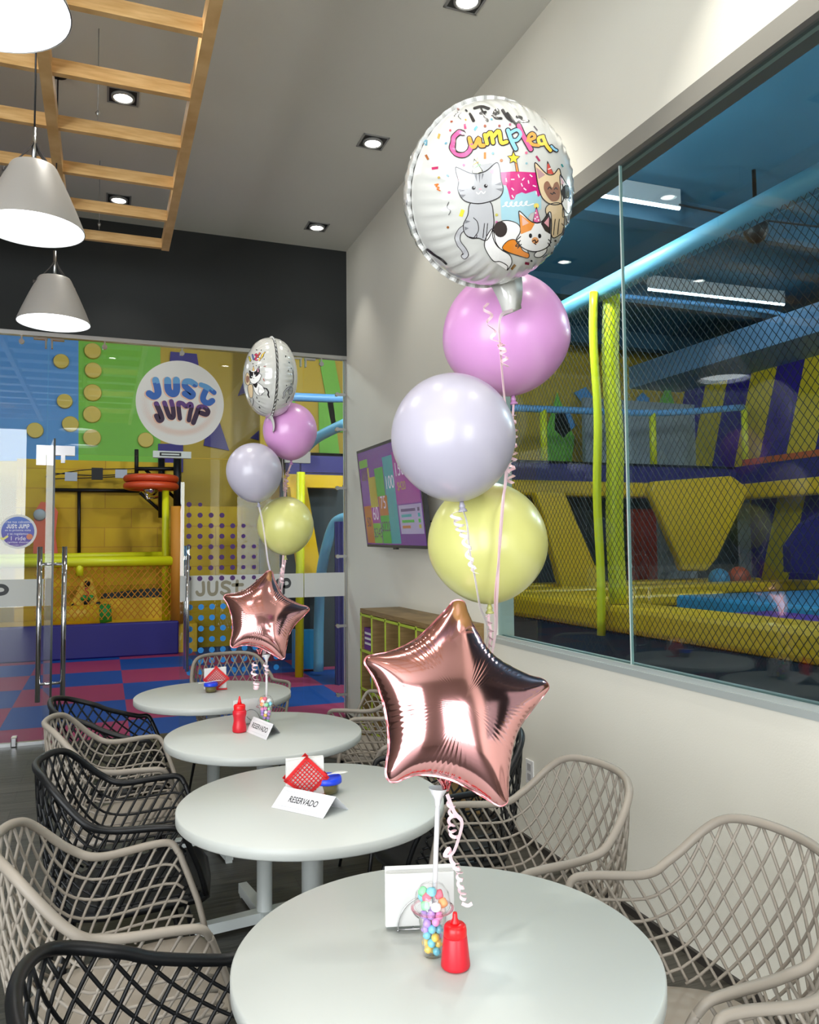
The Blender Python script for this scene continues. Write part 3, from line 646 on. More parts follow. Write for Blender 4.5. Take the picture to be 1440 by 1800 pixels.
# monster painting at the left jamb, cut by the open door
t = thing('wall_figure', 'orange cut-out wall figure standing by the left end of the yellow wall', 'wall decoration', P(84, 930, y=12.9))
MB().slab([P(x, y, y=12.9) for x, y in [(58, 985), (60, 900), (72, 882), (92, 884), (102, 900), (97, 940), (102, 975), (86, 985)]], (0, .06, 0)).build('body', MATS['bumper_orange'], t)
MB().lathe([(0, 0), (.09, 0), (.08, .05), (0, .06)], P(70, 905, y=12.9), 16, axis=(0, -1, 0)).build('eye', MATS['grey_panel'], t)

# right part seen through the narrow glass panel: pads, rails, curtain
def rail(name, label, cat, pts, r, m, n=12):
    q = pts[len(pts) // 2]; o = MB().tube(smooth_path(pts, 6) if len(pts) > 2 else pts, r, n).build(name, m); return tag(o, label, cat)
rail('padded_rail', 'light blue padded rail high behind the narrow glass panel', 'rail', [P(500, 697, y=9.85), P(572, 700, y=9.85), P(640, 703, y=9.85), P(660, 730, y=9.85), np.array([P(664, 760, y=9.85)[0], 9.85, 0])], .055, MATS['rail_blue'])
rail('padded_rail', 'dusky blue padded rail sloping behind the pink balloon of the far bouquet', 'rail', [P(535, 790, y=9.2), P(560, 768, y=9.0), P(612, 742, y=8.6)], .06, MATS['pipe_blue'])
rail('padded_rail', 'tall bent blue padded tube behind the narrow glass panel', 'rail', [P(560, 1180, y=9.0), P(561, 1080, y=9.0), P(566, 1000, y=8.8), P(586, 925, y=8.6), P(612, 908, y=8.4)], .06, MATS['pipe_blue'])
mb = MB().slab([P(x, y, y=9.5) for x, y in [(530, 800), (640, 806), (640, 832), (530, 830)]], (0, .1, 0)); tag(mb.build('fascia_panel', MATS['navy_panel']), 'dark blue fascia above the yellow padded beam behind the narrow glass', 'panel')
mb = MB().slab([P(x, y, y=9.4) for x, y in [(505, 833), (602, 836), (602, 858), (505, 856)]], (0, .25, 0)); tag(mb.build('padded_beam', MATS['pad_yellow']), 'yellow padded beam behind the narrow glass panel beside the white wall', 'padded beam')
mb = MB().slab([P(x, y, y=9.3) for x, y in [(510, 856), (540, 856), (566, 1010), (570, 1030), (534, 1040), (520, 950)]], (0, .2, 0)); tag(mb.build('padded_post', MATS['pad_yellow']), 'slanting yellow padded post below the padded beam, behind the far yellow balloon', 'padded post')
rail('padded_post', 'slim lime padded post behind the joint of the narrow glass panel', 'post', [P(529, 830, y=9.0), np.array([P(526, 1060, y=9.0)[0], 9.0, 0])], .05, MATS['pad_lime'])
mb = MB(); xs = np.linspace(0, 1, 28); c0, c1 = P(590, 1250, y=8.3), P(640, 1250, y=8.3)
top = [(c0[0] + (c1[0] - c0[0]) * s, 8.3 + .03 * math.sin(s * 40)) for s in xs]
mb.add([(x, y, 0) for x, y in top] + [(x, y, 1.75) for x, y in top] + [(x, y + .02, 0) for x, y in top] + [(x, y + .02, 1.75) for x, y in top], [[i, i + 1, 29 + i, 28 + i] for i in range(27)] + [[56 + i, 57 + i, 85 + i, 84 + i] for i in range(27)], 0, True)
tag(mb.build('curtain', MATS['navy_panel']), 'dark violet pleated curtain beside the wall edge behind the narrow glass', 'curtain')
mb = MB().span((2.25, 9.6, 0), (3.3, 9.75, 2.25)); tag(mb.build('partition', MATS['park_dark']), 'dark partition below the yellow padded beam behind the narrow glass panel', 'partition')
mb = MB().span((P(322, 1100, y=12.2)[0], 12.2, 0), (2.2, 12.3, 2.1)); tag(mb.build('partition', MATS['yellow_blocks']), 'yellow block partition behind the dotted glass door leaf', 'partition')
mb = MB().slab([P(x, y, y=9.3) for x, y in [(518, 1108), (564, 1108), (564, 1176), (518, 1176)]], (0, .15, 0)); tag(mb.build('foam_block', MATS['pad_blue']), 'dark teal foam block on the mat behind the far star balloon', 'foam block')

# ---- trampolines behind the right window
XN = 4.0; ZT = 0.80
structure('floor_2', MB().span((XN + .02, REAR + .5, 0), (PX1, 10.6, ZT - .02)), MATS['bed_black'])
tag(MB().span((XN, REAR + .5, 0), (XN + .02, 10.6, .74)).build('skirt_panel', MATS['park_dark']), 'dark grey skirt panel under the near yellow pad behind the window', 'panel')
NEAR_TOP = 0.97
tag(MB().span((XN - .03, REAR + .5, .74), (XN + .38, 10.4, NEAR_TOP), bevel=.05).build('trampoline_pad', MATS['pad_yellow']), 'long yellow pad nearest the window along the foot of the net', 'trampoline pad', 'trampoline pads')
def pad(label, x0, x1, y0, y1, m, h=.12):
    tag(MB().span((x0, y0, ZT - .02), (x1, y1, ZT + h), bevel=.035).build('trampoline_pad', m), label, 'trampoline pad', 'trampoline pads')
pad('narrow yellow pad across the trampolines left of the teal blue pad', 4.4, 6.75, 7.3, 8.1, MATS['pad_yellow'])
pad('narrow yellow pad crossing the trampolines beyond the teal blue pad', 4.4, 9.8, 8.75, 9.2, MATS['pad_yellow'])
pad('farthest yellow pad across the trampolines at the foot of the funnel', 4.4, 9.8, 9.85, 10.3, MATS['pad_yellow'])
pad('teal blue pad across the trampolines behind the net', 5.5, 7.5, 4.4, 6.7, MATS['pad_blue'], .15)
pad('purple pad between the near yellow pad and the teal blue pad', 4.42, 5.0, 2.4, 4.95, MATS['pad_purple'], .14)
for k, (px, py, r, m) in enumerate(((1268, 992, .16, 'pad_blue'), (1294, 993, .17, 'bumper_orange'))):
    q = P(px, py, y=9.5); tag(MB().ball((q[0] + .1 * (k - .5), q[1], ZT + r - .02), r, 20).build('ball', MATS[m]), ('blue ball' if k == 0 else 'red ball') + ' lying at the foot of the yellow funnel', 'ball')
# net, top pipe, post
zp = P(970, 556, x=XN)[2]
q = P(1068, 1105, x=XN)
t = thing('net_fence', 'black diamond net with light blue top pipe and bright yellow post behind the window', 'net fence', (XN, q[1], 0))
MB().tube([(XN, 1.5, zp), (XN, 10.2, zp)], .085, 16).build('padded_pipe', MATS['pipe_blue'], t)
nb = MB(); net(nb, (XN - .038, 2.6, .73), (0, 1, 0), (0, 0, 1), 7.6, zp - .73 - .05, .062, .0026); nb.build('safety_net', MATS['net_black'], t)
zt2 = P(1060, 516, x=XN)[2]
a = P(1056, 900, x=XN - .08); b2 = P(1074, 900, x=XN + .03)
def wob(x, y, r, z0, z1, s):
    z = np.linspace(z0, z1, 24); return MB().tube([(x + .006 * math.sin(k * 5 + s), y + .012 * math.sin(k * 4 + s), k) for k in z], r, 14)
wob(XN - .1, a[1], .036, .72, zt2, 1).build('sleeve', MATS['pad_lime'], t); wob(XN + .09, b2[1] + .02, .075, .972, zt2, 2).build('padded_post', MATS['pad_lime'], t)
# upper deck
YF2 = 10.5; XR = 9.95
zd0, zd1 = P(1000, 846, y=YF2)[2], P(1000, 811, y=YF2)[2]
dk = thing('upper_deck', 'raised deck with purple fascia and yellow padded edge round the trampolines', 'deck', (6.0, YF2, 0))
MB().span((2.3, YF2, zd0), (PX1 - .01, YF2 + .2, zd1)).span((XR, REAR + .5, zd0), (XR + .2, YF2, zd1)).build('fascia', MATS['navy_panel'], dk)
MB().span((2.3, YF2, zd1 - .04), (PX1 - .01, 12.58, zd1)).build('deck_floor', MATS['park_dark'], dk)
MB().span((2.3, YF2 - .12, zd0 - .24), (XR, YF2 + .14, zd0), bevel=.05).build('padded_edge', MATS['pad_yellow'], dk)
MB().span((XR - .14, REAR + .5, zd0 - .26), (XR + .12, YF2, zd0), bevel=.05).build('padded_edge', MATS['pad_yellow'], dk)
zl = zd1 + .02; tag(MB().span((XR + .1, REAR + .5, zl), (PX1 - .01, 10.45, zl + .1)).build('wall_ledge', MATS['orange_ledge']), 'long orange ledge below the striped purple and yellow wall', 'ledge')
b = MB().slab([P(x, y, y=9.62) for x, y in [(1143, 862), (1150, 846), (1288, 836), (1320, 860), (1262, 982), (1244, 1004), (1202, 1004), (1192, 976)]], (0, .16, 0)); o = b.build('padded_funnel', MATS['pad_yellow'])
tag(o, 'large yellow padded funnel shape tapering down to the trampolines', 'padded funnel'); md = o.modifiers.new('soft', 'BEVEL'); md.width = .04; md.segments = 3
b = MB().slab([P(x, y, y=9.64) for x, y in [(940, 864), (994, 866), (1046, 990), (1082, 1056), (994, 1056), (958, 912)]], (0, .16, 0)); o = b.build('padded_slope', MATS['pad_yellow'])
tag(o, 'slanting yellow padded beam left of the yellow post behind the net', 'padded beam'); md = o.modifiers.new('soft', 'BEVEL'); md.width = .03; md.segments = 3
b = MB().slab([P(x, y, y=8.4) for x, y in [(1390, 960), (1418, 920), (1452, 900), (1452, 1010), (1392, 1006)]], (0, .14, 0)); tag(b.build('padded_slope', MATS['navy_panel']), 'dark blue padded slope at the right edge of the photo behind the net', 'padded beam')
structure('wall_park_under', MB().span((2.3, 11.0, 0), (PX1, 11.1, zd0)), MATS['park_dark'])
for px0, py0, px1, py1, m, lb in ((1154, 905, 1222, 972, 'grey_panel', 'pale notice panel below the deck left of the yellow funnel'), (1104, 895, 1152, 995, 'numeral_red', 'dark red notice panel below the deck beside the yellow post'), (1300, 868, 1342, 985, 'grey_panel', 'pale panel below the deck right of the yellow funnel')):
    c0, c1 = P(px0, py1, y=10.9), P(px1, py0, y=10.9); tag(MB().span((c0[0], 10.88, 0), (c1[0], 10.92, c1[2])).build('notice_panel', MATS[m]), lb, 'panel')
mb = MB(); yu = 12.5
structure('wall_park_mid', MB().span((2.3, 12.6, 0), (PX1, 12.7, PZC)), MATS['mural_yellow'])
for poly, mi in (([(960, 760), (980, 690), (1010, 770), (1005, 812), (960, 812)], 1), ([(976, 728), (1000, 720), (1012, 748), (990, 770), (975, 755)], 0), ([(1158, 712), (1176, 672), (1186, 712)], 1), ([(1120, 700), (1130, 690), (1142, 700), (1142, 712), (1120, 712)], 0), ([(1010, 690), (1030, 680), (1044, 700), (1030, 715)], 0), ([(1200, 676), (1212, 660), (1212, 690)], 1)): field(mb, poly, yu, mi)
structure('trim_mural_1', mb, [MATS['mural_blue'], MATS['mural_green']])
c0, c1 = P(1030, 812, y=12.2), P(1226, 712, y=12.2); tag(MB().span((c0[0], 12.2, zd1), (c1[0], 12.3, c1[2])).build('partition', MATS['grey_panel']), 'pale grey partition standing on the deck behind the light blue rail', 'partition')
t = thing('deck_rail', 'light blue deck rail carried by short yellow posts', 'railing', (6.5, YF2, zd1))
MB().tube(smooth_path([P(900, 717, y=YF2), P(1000, 721, y=YF2), P(1160, 726, y=YF2), P(1306, 716, y=YF2)], 6), .055, 12).build('rail', MATS['rail_blue'], t)
for px, py in ((1147, 726), (1308, 714), (955, 720)):
    q = P(px, py, y=YF2); MB().tube([(q[0], YF2, zd1), (q[0], YF2, q[2])], .055, 12).build('post', MATS['pad_lime'], t)
# ceiling things
sf = P(1250, 640, x=9.4); structure('trim_soffit', MB().span((9.4, REAR, sf[2]), (PX1, 13.0, sf[2] + .42)), MATS['soffit_blue'])
bm_ = MB()
for y in (2.2, 6.9, 9.4, 11.6): bm_.span((RIGHT + .2, y, PZC - .28), (PX1, y + .22, PZC))
structure('trim_beams', bm_, MATS['beam_blue'])
TUBES = [((1012, 336), (1194, 366), 'brightest fluorescent tube, just right of the round printed balloon'), ((1140, 508), (1378, 535), 'fluorescent tube behind the net right of the tall yellow post'), ((972, 596), (1153, 610), 'fluorescent tube seen past the tall yellow post beside the pink balloon')]
for (a0, a1, lb) in TUBES:
    z = PZC - .2; q0, q1 = P(*a0, z=z), P(*a1, z=z); t = thing('fluorescent_tube', lb, 'tube light', (q0 + q1) / 2, 'fluorescent tubes')
    MB().tube([q0, q1], .022, 10).build('tube', MATS['tube_glow'], t); d = (q1 - q0); MB().tube([q0 + [0, 0, .1], q1 + [0, 0, .1]], .03, 4, flat=(.03, .095)).build('fitting', MATS['grey_panel'], t)
q = P(1329, 405, z=4.6)
t = thing('ceiling_speaker', 'dark round speaker hanging from the park ceiling behind the net', 'speaker', q)
MB().lathe([(.02, .62), (.02, .1), (.11, .08), (.12, -.02), (.08, -.1), (.03, -.13), (0, -.13)], q, 20).build('body', MATS['dark_metal'], t)
rail('cable', 'thin dark cable running along the park ceiling near the speaker', 'cable', [P(1194, 360, z=4.95), P(1330, 385, z=4.9), P(1470, 402, z=4.9)], .012, MATS['dark_metal'], 6)
for px, py in ((1232, 552), (1372, 575)):
    pass
rail('ceiling_conduit', 'light blue bent conduit below the park ceiling right of the yellow post', 'conduit', [P(1090, 520, z=4.5), P(1240, 535, z=4.5), P(1368, 551, z=4.5), P(1374, 570, z=4.42)], .028, MATS['rail_blue'], 8)

# ------------------------------------------------------------------ lattice armchairs
mat('taupe_plastic', (146, 138, 127), 0.5, spec=.4); mat('black_shell', (17, 18, 20), 0.42, spec=.35); mat('leg_black', (20, 20, 22), 0.35, .3)
def rim_curve(sh, drop=.035):
    af, wa, za, xm, wm, zm, xs, ws, zs, xc, wc, zc, xb, zb = sh
    h = [(af + drop, wa - drop / 3, za - drop), (af + .012, wa, za - .004), (af - .04, wa - .004, za + .002), (xm, wm, zm), (xs, ws, zs), (xc, wc, zc)]
    return smooth_path(h + [(xb, 0, zb)] + [(a, -b, c) for a, b, c in h[::-1]], 8)
def chair_parts(sh, rim_r, slopes):
    C0 = rim_curve(sh); C = rim_curve(sh, .03); d = np.r_[0, np.cumsum(np.linalg.norm(np.diff(C, axis=0), axis=1))]; U = d[-1] / 2; u = d - U      # u > 0: right arm
    seat = smooth_path([(.262, .205, .425), (.12, .222, .42), (-.04, .205, .405), (-.15, .14, .40), (-.185, 0, .40), (-.15, -.14, .40), (-.04, -.205, .405), (.12, -.222, .42), (.262, -.205, .425)], 8)
    ds = np.r_[0, np.cumsum(np.linalg.norm(np.diff(seat, axis=0), axis=1))]; us = (ds / ds[-1] * 2 - 1) * U
    def S(uu, t):
        c = np.array([np.interp(uu, u, C[:, k]) for k in range(3)]); b = np.array([np.interp(uu, us, seat[:, k]) for k in range(3)])
        m = np.array([c[0] * .8 + b[0] * .2, c[1] * .8 + b[1] * .2, b[2] + .30 * (c[2] - b[2])])
        return (1 - t) ** 2 * b + 2 * t * (1 - t) * m + t * t * c
    gx = np.linspace(-U, U, 200); g = np.where(gx < -.30, slopes[0], np.where(gx < .26, slopes[1], slopes[2])); g = np.convolve(np.pad(g, 12, mode='edge'), np.ones(25) / 25, 'same')[12:-12]
    G = np.r_[0, np.cumsum((g[1:] + g[:-1]) / 2 * np.diff(gx))]
    lat = MB()
    for sg in (1, -1):
        c = .815
        while c > -G[-1]:
            t = c + G; ok = np.where((t >= 0) & (t <= 1))[0]
            if len(ok) > 6:
                i0, i1 = ok[0], ok[-1]; k = np.linspace(i0, i1, 16)
                pts = [S(sg * np.interp(q, np.arange(200), gx), float(np.clip(np.interp(q, np.arange(200), t), 0, 1))) for q in k]
                if np.linalg.norm(pts[0] - pts[-1]) > .03: lat.tube(pts, .0042, 5)
            c -= .185
    rim = MB()
    rp = [seat[0] + np.array([.01, 0, -.005]), seat[0] * .6 + C0[0] * .4 + np.array([.012, 0, 0])] + list(C0) + [seat[-1] * .6 + C0[-1] * .4 + np.array([.012, 0, 0]), seat[-1] + np.array([.01, 0, -.005])]
    rp = smooth_path(rp, 2); n = len(rp); rr = rim_r * (1 - .25 * np.abs(np.linspace(-1, 1, n)) ** 3)
    rim.tube(rp, rr, 8)
    st = MB(); o = np.vstack([seat, [(.285, -.15, .415), (.292, 0, .41), (.285, .15, .415)]])
    ctr = np.array([.06, 0, .395]); rings = [1.0, .93, .8, .5, .2]; vs = []; m = len(o)
    for q in rings:
        for p in o:
            v = ctr + (p - ctr) * q; v[2] = p[2] * min(1, (q / .93)) + ctr[2] * max(0, 1 - q / .93) if q < .93 else p[2]
            if q == 1.0: v[2] = p[2] - .012
            vs.append(v)
    vs.append(ctr); nb = len(vs); vs += [np.array(v) - np.array([0, 0, .016]) for v in vs[:nb]]
    fs = []
    for L0, fl in ((0, False), (nb, True)):
        for r in range(len(rings) - 1):
            for i in range(m):
                f = [L0 + r * m + i, L0 + r * m + (i + 1) % m, L0 + (r + 1) * m + (i + 1) % m, L0 + (r + 1) * m + i]; fs.append(f[::-1] if fl else f)
        for i in range(m): fs.append([L0 + (len(rings) - 1) * m + i, L0 + (len(rings) - 1) * m + (i + 1) % m, L0 + nb - 1])
    fs += [[i, (i + 1) % m, nb + (i + 1) % m, nb + i] for i in range(m)]
    st.add(vs, fs, 0, True)
    legs = []
    for sx, sy in ((1, 1), (1, -1), (-1, 1), (-1, -1)):
        x0 = .17 if sx > 0 else -.11
        legs.append(MB().tube([(x0, sy * .15, .395), (x0 + sx * .05, sy * .20, .2), (x0 + sx * .085, sy * .225, 0.0)], [.011, .0095, .007], 8))
    return rim, lat, st, legs
SHAPE_A = [0.174, 0.276, 0.655, -0.004, 0.247, 0.655, -0.081, 0.248, 0.688, -0.191, 0.183, 0.794, -0.249, 0.808]
SHAPE_B = [0.164, 0.268, 0.646, -0.004, 0.237, 0.691, -0.074, 0.222, 0.725, -0.197, 0.19, 0.768, -0.243, 0.796]
def make_chair(sh, m, rim_r, slopes=(0.0, 3.7, 4.7)):
    rim, lat, st, legs = chair_parts(sh, rim_r, slopes)
    t = thing('lattice_armchair', '', 'chair', (0, 0, 0), 'lattice armchairs')
    rim.build('arm_rim', MATS[m], t); lat.build('lattice_shell', MATS[m], t); st.build('seat', MATS[m], t)
    for l in legs: l.build('leg', MATS['leg_black'], t, label='thin black leg')
    return t
protos = {'ta': make_chair(SHAPE_A, 'taupe_plastic', .0115), 'ba': make_chair(SHAPE_A, 'black_shell', .0115), 'bb': make_chair(SHAPE_B, 'black_shell', .0125, (2.2, 3.3, 4.2))}
used = set()
CHAIRS = [('bb', .119, 1.43, .053, 'black lattice armchair in the bottom left corner at the nearest table'),
 ('ta', .012, 2.109, .04, 'taupe lattice armchair on the left, behind the nearest black chair'),
 ('ba', .054, 2.804, -.096, 'black lattice armchair on the left between two taupe chairs'),
 ('ta', .038, 3.455, -.027, 'taupe lattice armchair on the left, the farther one, beyond the middle black chair'),
 ('bb', .022, 4.0, -.053, 'black lattice armchair farthest on the left beside the blue and pink mats'),
 ('ta', 1.21, .883, 3.163, 'taupe lattice armchair of which only an arm shows in the bottom right corner'),
 ('ta', 1.257, 1.461, 3.029, 'large taupe lattice armchair at the right edge facing the nearest table'),
 ('ta', 1.199, 2.089, 3.095, 'taupe lattice armchair against the right wall facing the second table'),
 ('ba', 1.202, 2.72, 3.18, 'black lattice armchair half hidden behind the near pink star balloon'),
 ('ta', 1.285, 3.42, 3.10, 'taupe lattice armchair right of the third table, left of the near pink star'),
 ('ta', 1.40, 4.06, 2.478, 'turned taupe lattice armchair on the right in front of the cubby shelf'),
 ('ta', .759, 4.969, -1.399, 'taupe lattice armchair behind the farthest table facing the viewer')]
for k, x, y, a, lb in CHAIRS:
    t = protos[k] if k not in used else tree_copy(protos[k]); used.add(k)
    t.location = (x, y, 0); t.rotation_euler = (0, 0, a); t['label'] = lb

# ------------------------------------------------------------------ round tables
mat('table_white', (186, 190, 186), 0.4, spec=.5); mat('table_base', (206, 212, 210), 0.35, .2)
TZ0 = .745; TR = .388
TABLES = [(.596, 1.385, 'nearest round white table with the candy cup and the ketchup bottle'), (.581, 2.333, 'second round white table with the red napkin holder and the salsa cup'), (.61, 3.232, 'third round white table carrying the far balloon bouquet'), (.528, 4.173, 'farthest round white table by the glass door')]
t0 = None
for x, y, lb in TABLES:
    if t0 is None:
        t0 = t = thing('round_table', lb, 'table', (x, y, 0), 'round white tables')
        MB().lathe([(0, TZ0), (TR - .004, TZ0), (TR, TZ0 - .004), (TR, TZ0 - .028), (TR - .004, TZ0 - .032), (0, TZ0 - .032)], (x, y, 0), 120).build('tabletop', MATS['table_white'], t)
        MB().lathe([(.16, TZ0 - .032), (.16, TZ0 - .04), (.032, TZ0 - .05), (.030, .03), (.036, .0), (0, 0)], (x, y, 0), 28).build('column', MATS['table_base'], t)
        for k in range(4):
            a = math.radians(8 + 90 * k); c = np.array([math.cos(a), math.sin(a), 0]); n = np.array([-c[1], c[0], 0]); o = np.array([x, y, 0])
            b = MB(); q = [o + c * .02, o + c * .29]
            b.slab([q[0] - n * .024 + [0, 0, .012], q[1] - n * .018 + [0, 0, .012], q[1] + n * .018 + [0, 0, .012], q[0] + n * .024 + [0, 0, .012]], (0, 0, .04))
            b.box(o + c * .275 + [0, 0, .006], (.03, .03, .012)); b.build('foot_bar', MATS['table_base'], t)
    else:
        t = tree_copy(t0); t.location = (x, y, 0); t['label'] = lb
# ------------------------------------------------------------------ things on the tables
mat('napkin_white', (214, 214, 212), 0.9, spec=.1); mat('wire_chrome', (196, 196, 198), 0.2, 1.0); mat('red_plastic', (214, 30, 34), 0.35); mat('ketchup_red', (206, 26, 44), 0.38, sss=.0); mat('cap_red', (226, 18, 26), 0.35)
mat('lid_blue', (26, 66, 220), 0.35); mat('salsa', (112, 104, 60), 0.5); mat('paper_white', (214, 214, 218), 0.7); mat('ink', (34, 34, 40), 0.6); mat('spoon_white', (240, 238, 232), 0.4)
glass_mat('clear_plastic', (255, 255, 255), 0.025); mat('frost_plastic', (232, 230, 232), .3, alpha=.72, coat=.3); glass_mat('pink_plastic', (252, 214, 222), .08)
ZN = TZ0 + .001
def napkin_stack(label, bl, br, h, th, grp=None):
    """upright fold of paper napkins from its two lower front corners"""
    bl, br = np.array(bl), np.array(br); u = (br - bl) / np.linalg.norm(br - bl); n = np.array([-u[1], u[0], 0]); w = np.linalg.norm(br - bl)
    b = MB(); k = 6
    for i in range(k):
        s = RND.uniform(-.0015, .0015); o = bl + n * th * i / k + u * s; ww = w + RND.uniform(-.002, .001); hh = h + RND.uniform(-.004, .0) + (.004 if i == k - 1 else 0)
        lean = n * .008 * (i / k - .3)
        b.slab([o, o + u * ww, o + u * ww + lean + [0, 0, hh], o + lean + [0, 0, hh]], n * th / k * .93)
    o = b.build('napkin_stack', MATS['napkin_white']); tag(o, label, 'napkins', grp)
    md = o.modifiers.new('soft', 'BEVEL'); md.width = .0012; md.segments = 2
    return bl, br, u, n, w
def spiral_wire(mb, c, u, n, s):
    """one face of the wire napkin holder: a big arch curling into an inner spiral"""
    pts = []
    for a in np.linspace(180, -150, 60):
        q = (180 - a) / 330; r = .045 * (1 - .0 * q) if a > 0 else .045 * (1 - .62 * min(1, (-a) / 150))
        pts.append(c + u * r * math.cos(math.radians(a)) * s + np.array([0, 0, .004 + .058 * max(0, math.sin(math.radians(a))) + (0 if a > 0 else .022 * (1 - math.cos(math.radians(a))) * .8)]))
    mb.tube(smooth_path(pts, 2), .0013, 6)
def wire_holder(label, bl, br, u, n, w, th):
    c = (bl + br) / 2; t = thing('wire_napkin_holder', label, 'napkin holder', c + n * th / 2 - [0, 0, 0], None)
    for sg, off in ((1, -.006), (-1, th + .006)):
        b = MB(); spiral_wire(b, c + n * off + u * .0, u, n, sg); b.build('scroll_wire', MATS['wire_chrome'], t)
    b = MB(); zz = np.array([0, 0, .0045])
    for q in (-.045, -.015, .015, .045): b.tube([c + u * q - n * .006 + zz, c + u * q + n * (th + .006) + zz], .0013, 6)
    b.tube([c - u * .048 - n * .006 + zz, c + u * .048 - n * .006 + zz], .0013, 6); b.tube([c - u * .048 + n * (th + .006) + zz, c + u * .048 + n * (th + .006) + zz], .0013, 6)
    for q in (-.045, .045):
        for e in (-.004, th + .004): b.ball(c + u * q + n * e + [0, 0, .0022], .0022, 8)
    b.build('wire_base', MATS['wire_chrome'], t)
UPZ = np.array([0, 0, .007])
q = napkin_stack('stack of white napkins standing in the wire holder on the nearest table', P(679, 1637, z=ZN) + UPZ, P(801, 1631, z=ZN) + UPZ, .102, .022)
bl, br, u, n, w = q; wire_holder('silver scroll wire napkin holder behind the candy cup on the nearest table', bl - UPZ, br - UPZ, u, n, w, .022)
q = napkin_stack('stack of white napkins behind the ketchup bottle on the third table', P(414, 1277, z=ZN) + UPZ, P(463, 1270, z=ZN) + UPZ, .094, .02)
bl, br, u, n, w = q; wire_holder('silver scroll wire napkin holder behind the ketchup bottle on the third table', bl - UPZ, br - UPZ, u, n, w, .02)
def grid_holder(label, c, ang, r, th, nl):
    """red holder: two diamond grid plates on a base, with napkins between"""
    c = np.array(c); u = np.array([math.cos(ang), math.sin(ang), 0]); n = np.array([-u[1], u[0], 0]); z = np.array([0, 0, 1.0])
    t = thing('red_napkin_holder', label, 'napkin holder', c)
    for off in (-th / 2 - .003, th / 2 + .003):
        b = MB(); o = c + n * off + z * (r + .002) * .78; d1, d2 = (u + z) / math.sqrt(2), (u - z) / math.sqrt(2); s = r * math.sqrt(2)
        def barq(p0, p1, w, m=0):
            dd = (p1 - p0) / np.linalg.norm(p1 - p0); sd = np.cross(dd, n)
            q4 = [p0 + sd * w, p1 + sd * w, p1 - sd * w, p0 - sd * w]
            q4 = [k if k[2] > c[2] + .004 else k + z * (c[2] + .004 - k[2]) for k in q4]
            b.slab([k - n * .0015 for k in q4], n * .003)
        e = s / 2 - .005
        for a1, a2 in ((d1, d2), (d2, d1)):
            for sg in (1, -1): barq(o + a1 * e * sg - a2 * (e + .005), o + a1 * e * sg + a2 * (e + .005), .0052)
            for k in np.linspace(-1, 1, 10)[1:-1]: barq(o + a1 * e * k - a2 * e, o + a1 * e * k + a2 * e, .0013)
        b.build('grid_plate', MATS['red_plastic'], t)
    MB().slab([c - u * .055 - n * (th / 2 + .005) + z * .001, c + u * .055 - n * (th / 2 + .005) + z * .001, c + u * .055 + n * (th / 2 + .005) + z * .001, c - u * .055 + n * (th / 2 + .005) + z * .001], z * .0045).build('base', MATS['red_plastic'], t)
    b = MB(); hw = .056
    for i in range(5):
        o = c + n * (-th / 2 + th * (i + .1) / 5) + z * .0065 - u * .004 + u * RND.uniform(-.002, .002)
        b.slab([o - u * hw, o + u * hw, o + u * (hw - .001) + z * (.105 + .006 * RND.random()), o - u * hw + z * (.10 + .006 * RND.random())], n * th / 5 * .85)
    o = b.build('napkin_stack', MATS['napkin_white']); tag(o, nl, 'napkins'); md = o.modifiers.new('soft', 'BEVEL'); md.width = .001; md.segments = 2
c = (P(500, 1398, z=ZN) + P(575, 1400, z=ZN)) / 2 + np.array([.0, -.004, 0])
grid_holder('red diamond grid napkin holder on the second table', c, -.10, .068, .028, 'white napkins standing in the red holder on the second table')
c = P(380, 1212, z=ZN); grid_holder('red diamond grid napkin holder on the farthest table', c, -.08, .068, .028, 'white napkins standing in the red holder on the farthest table')
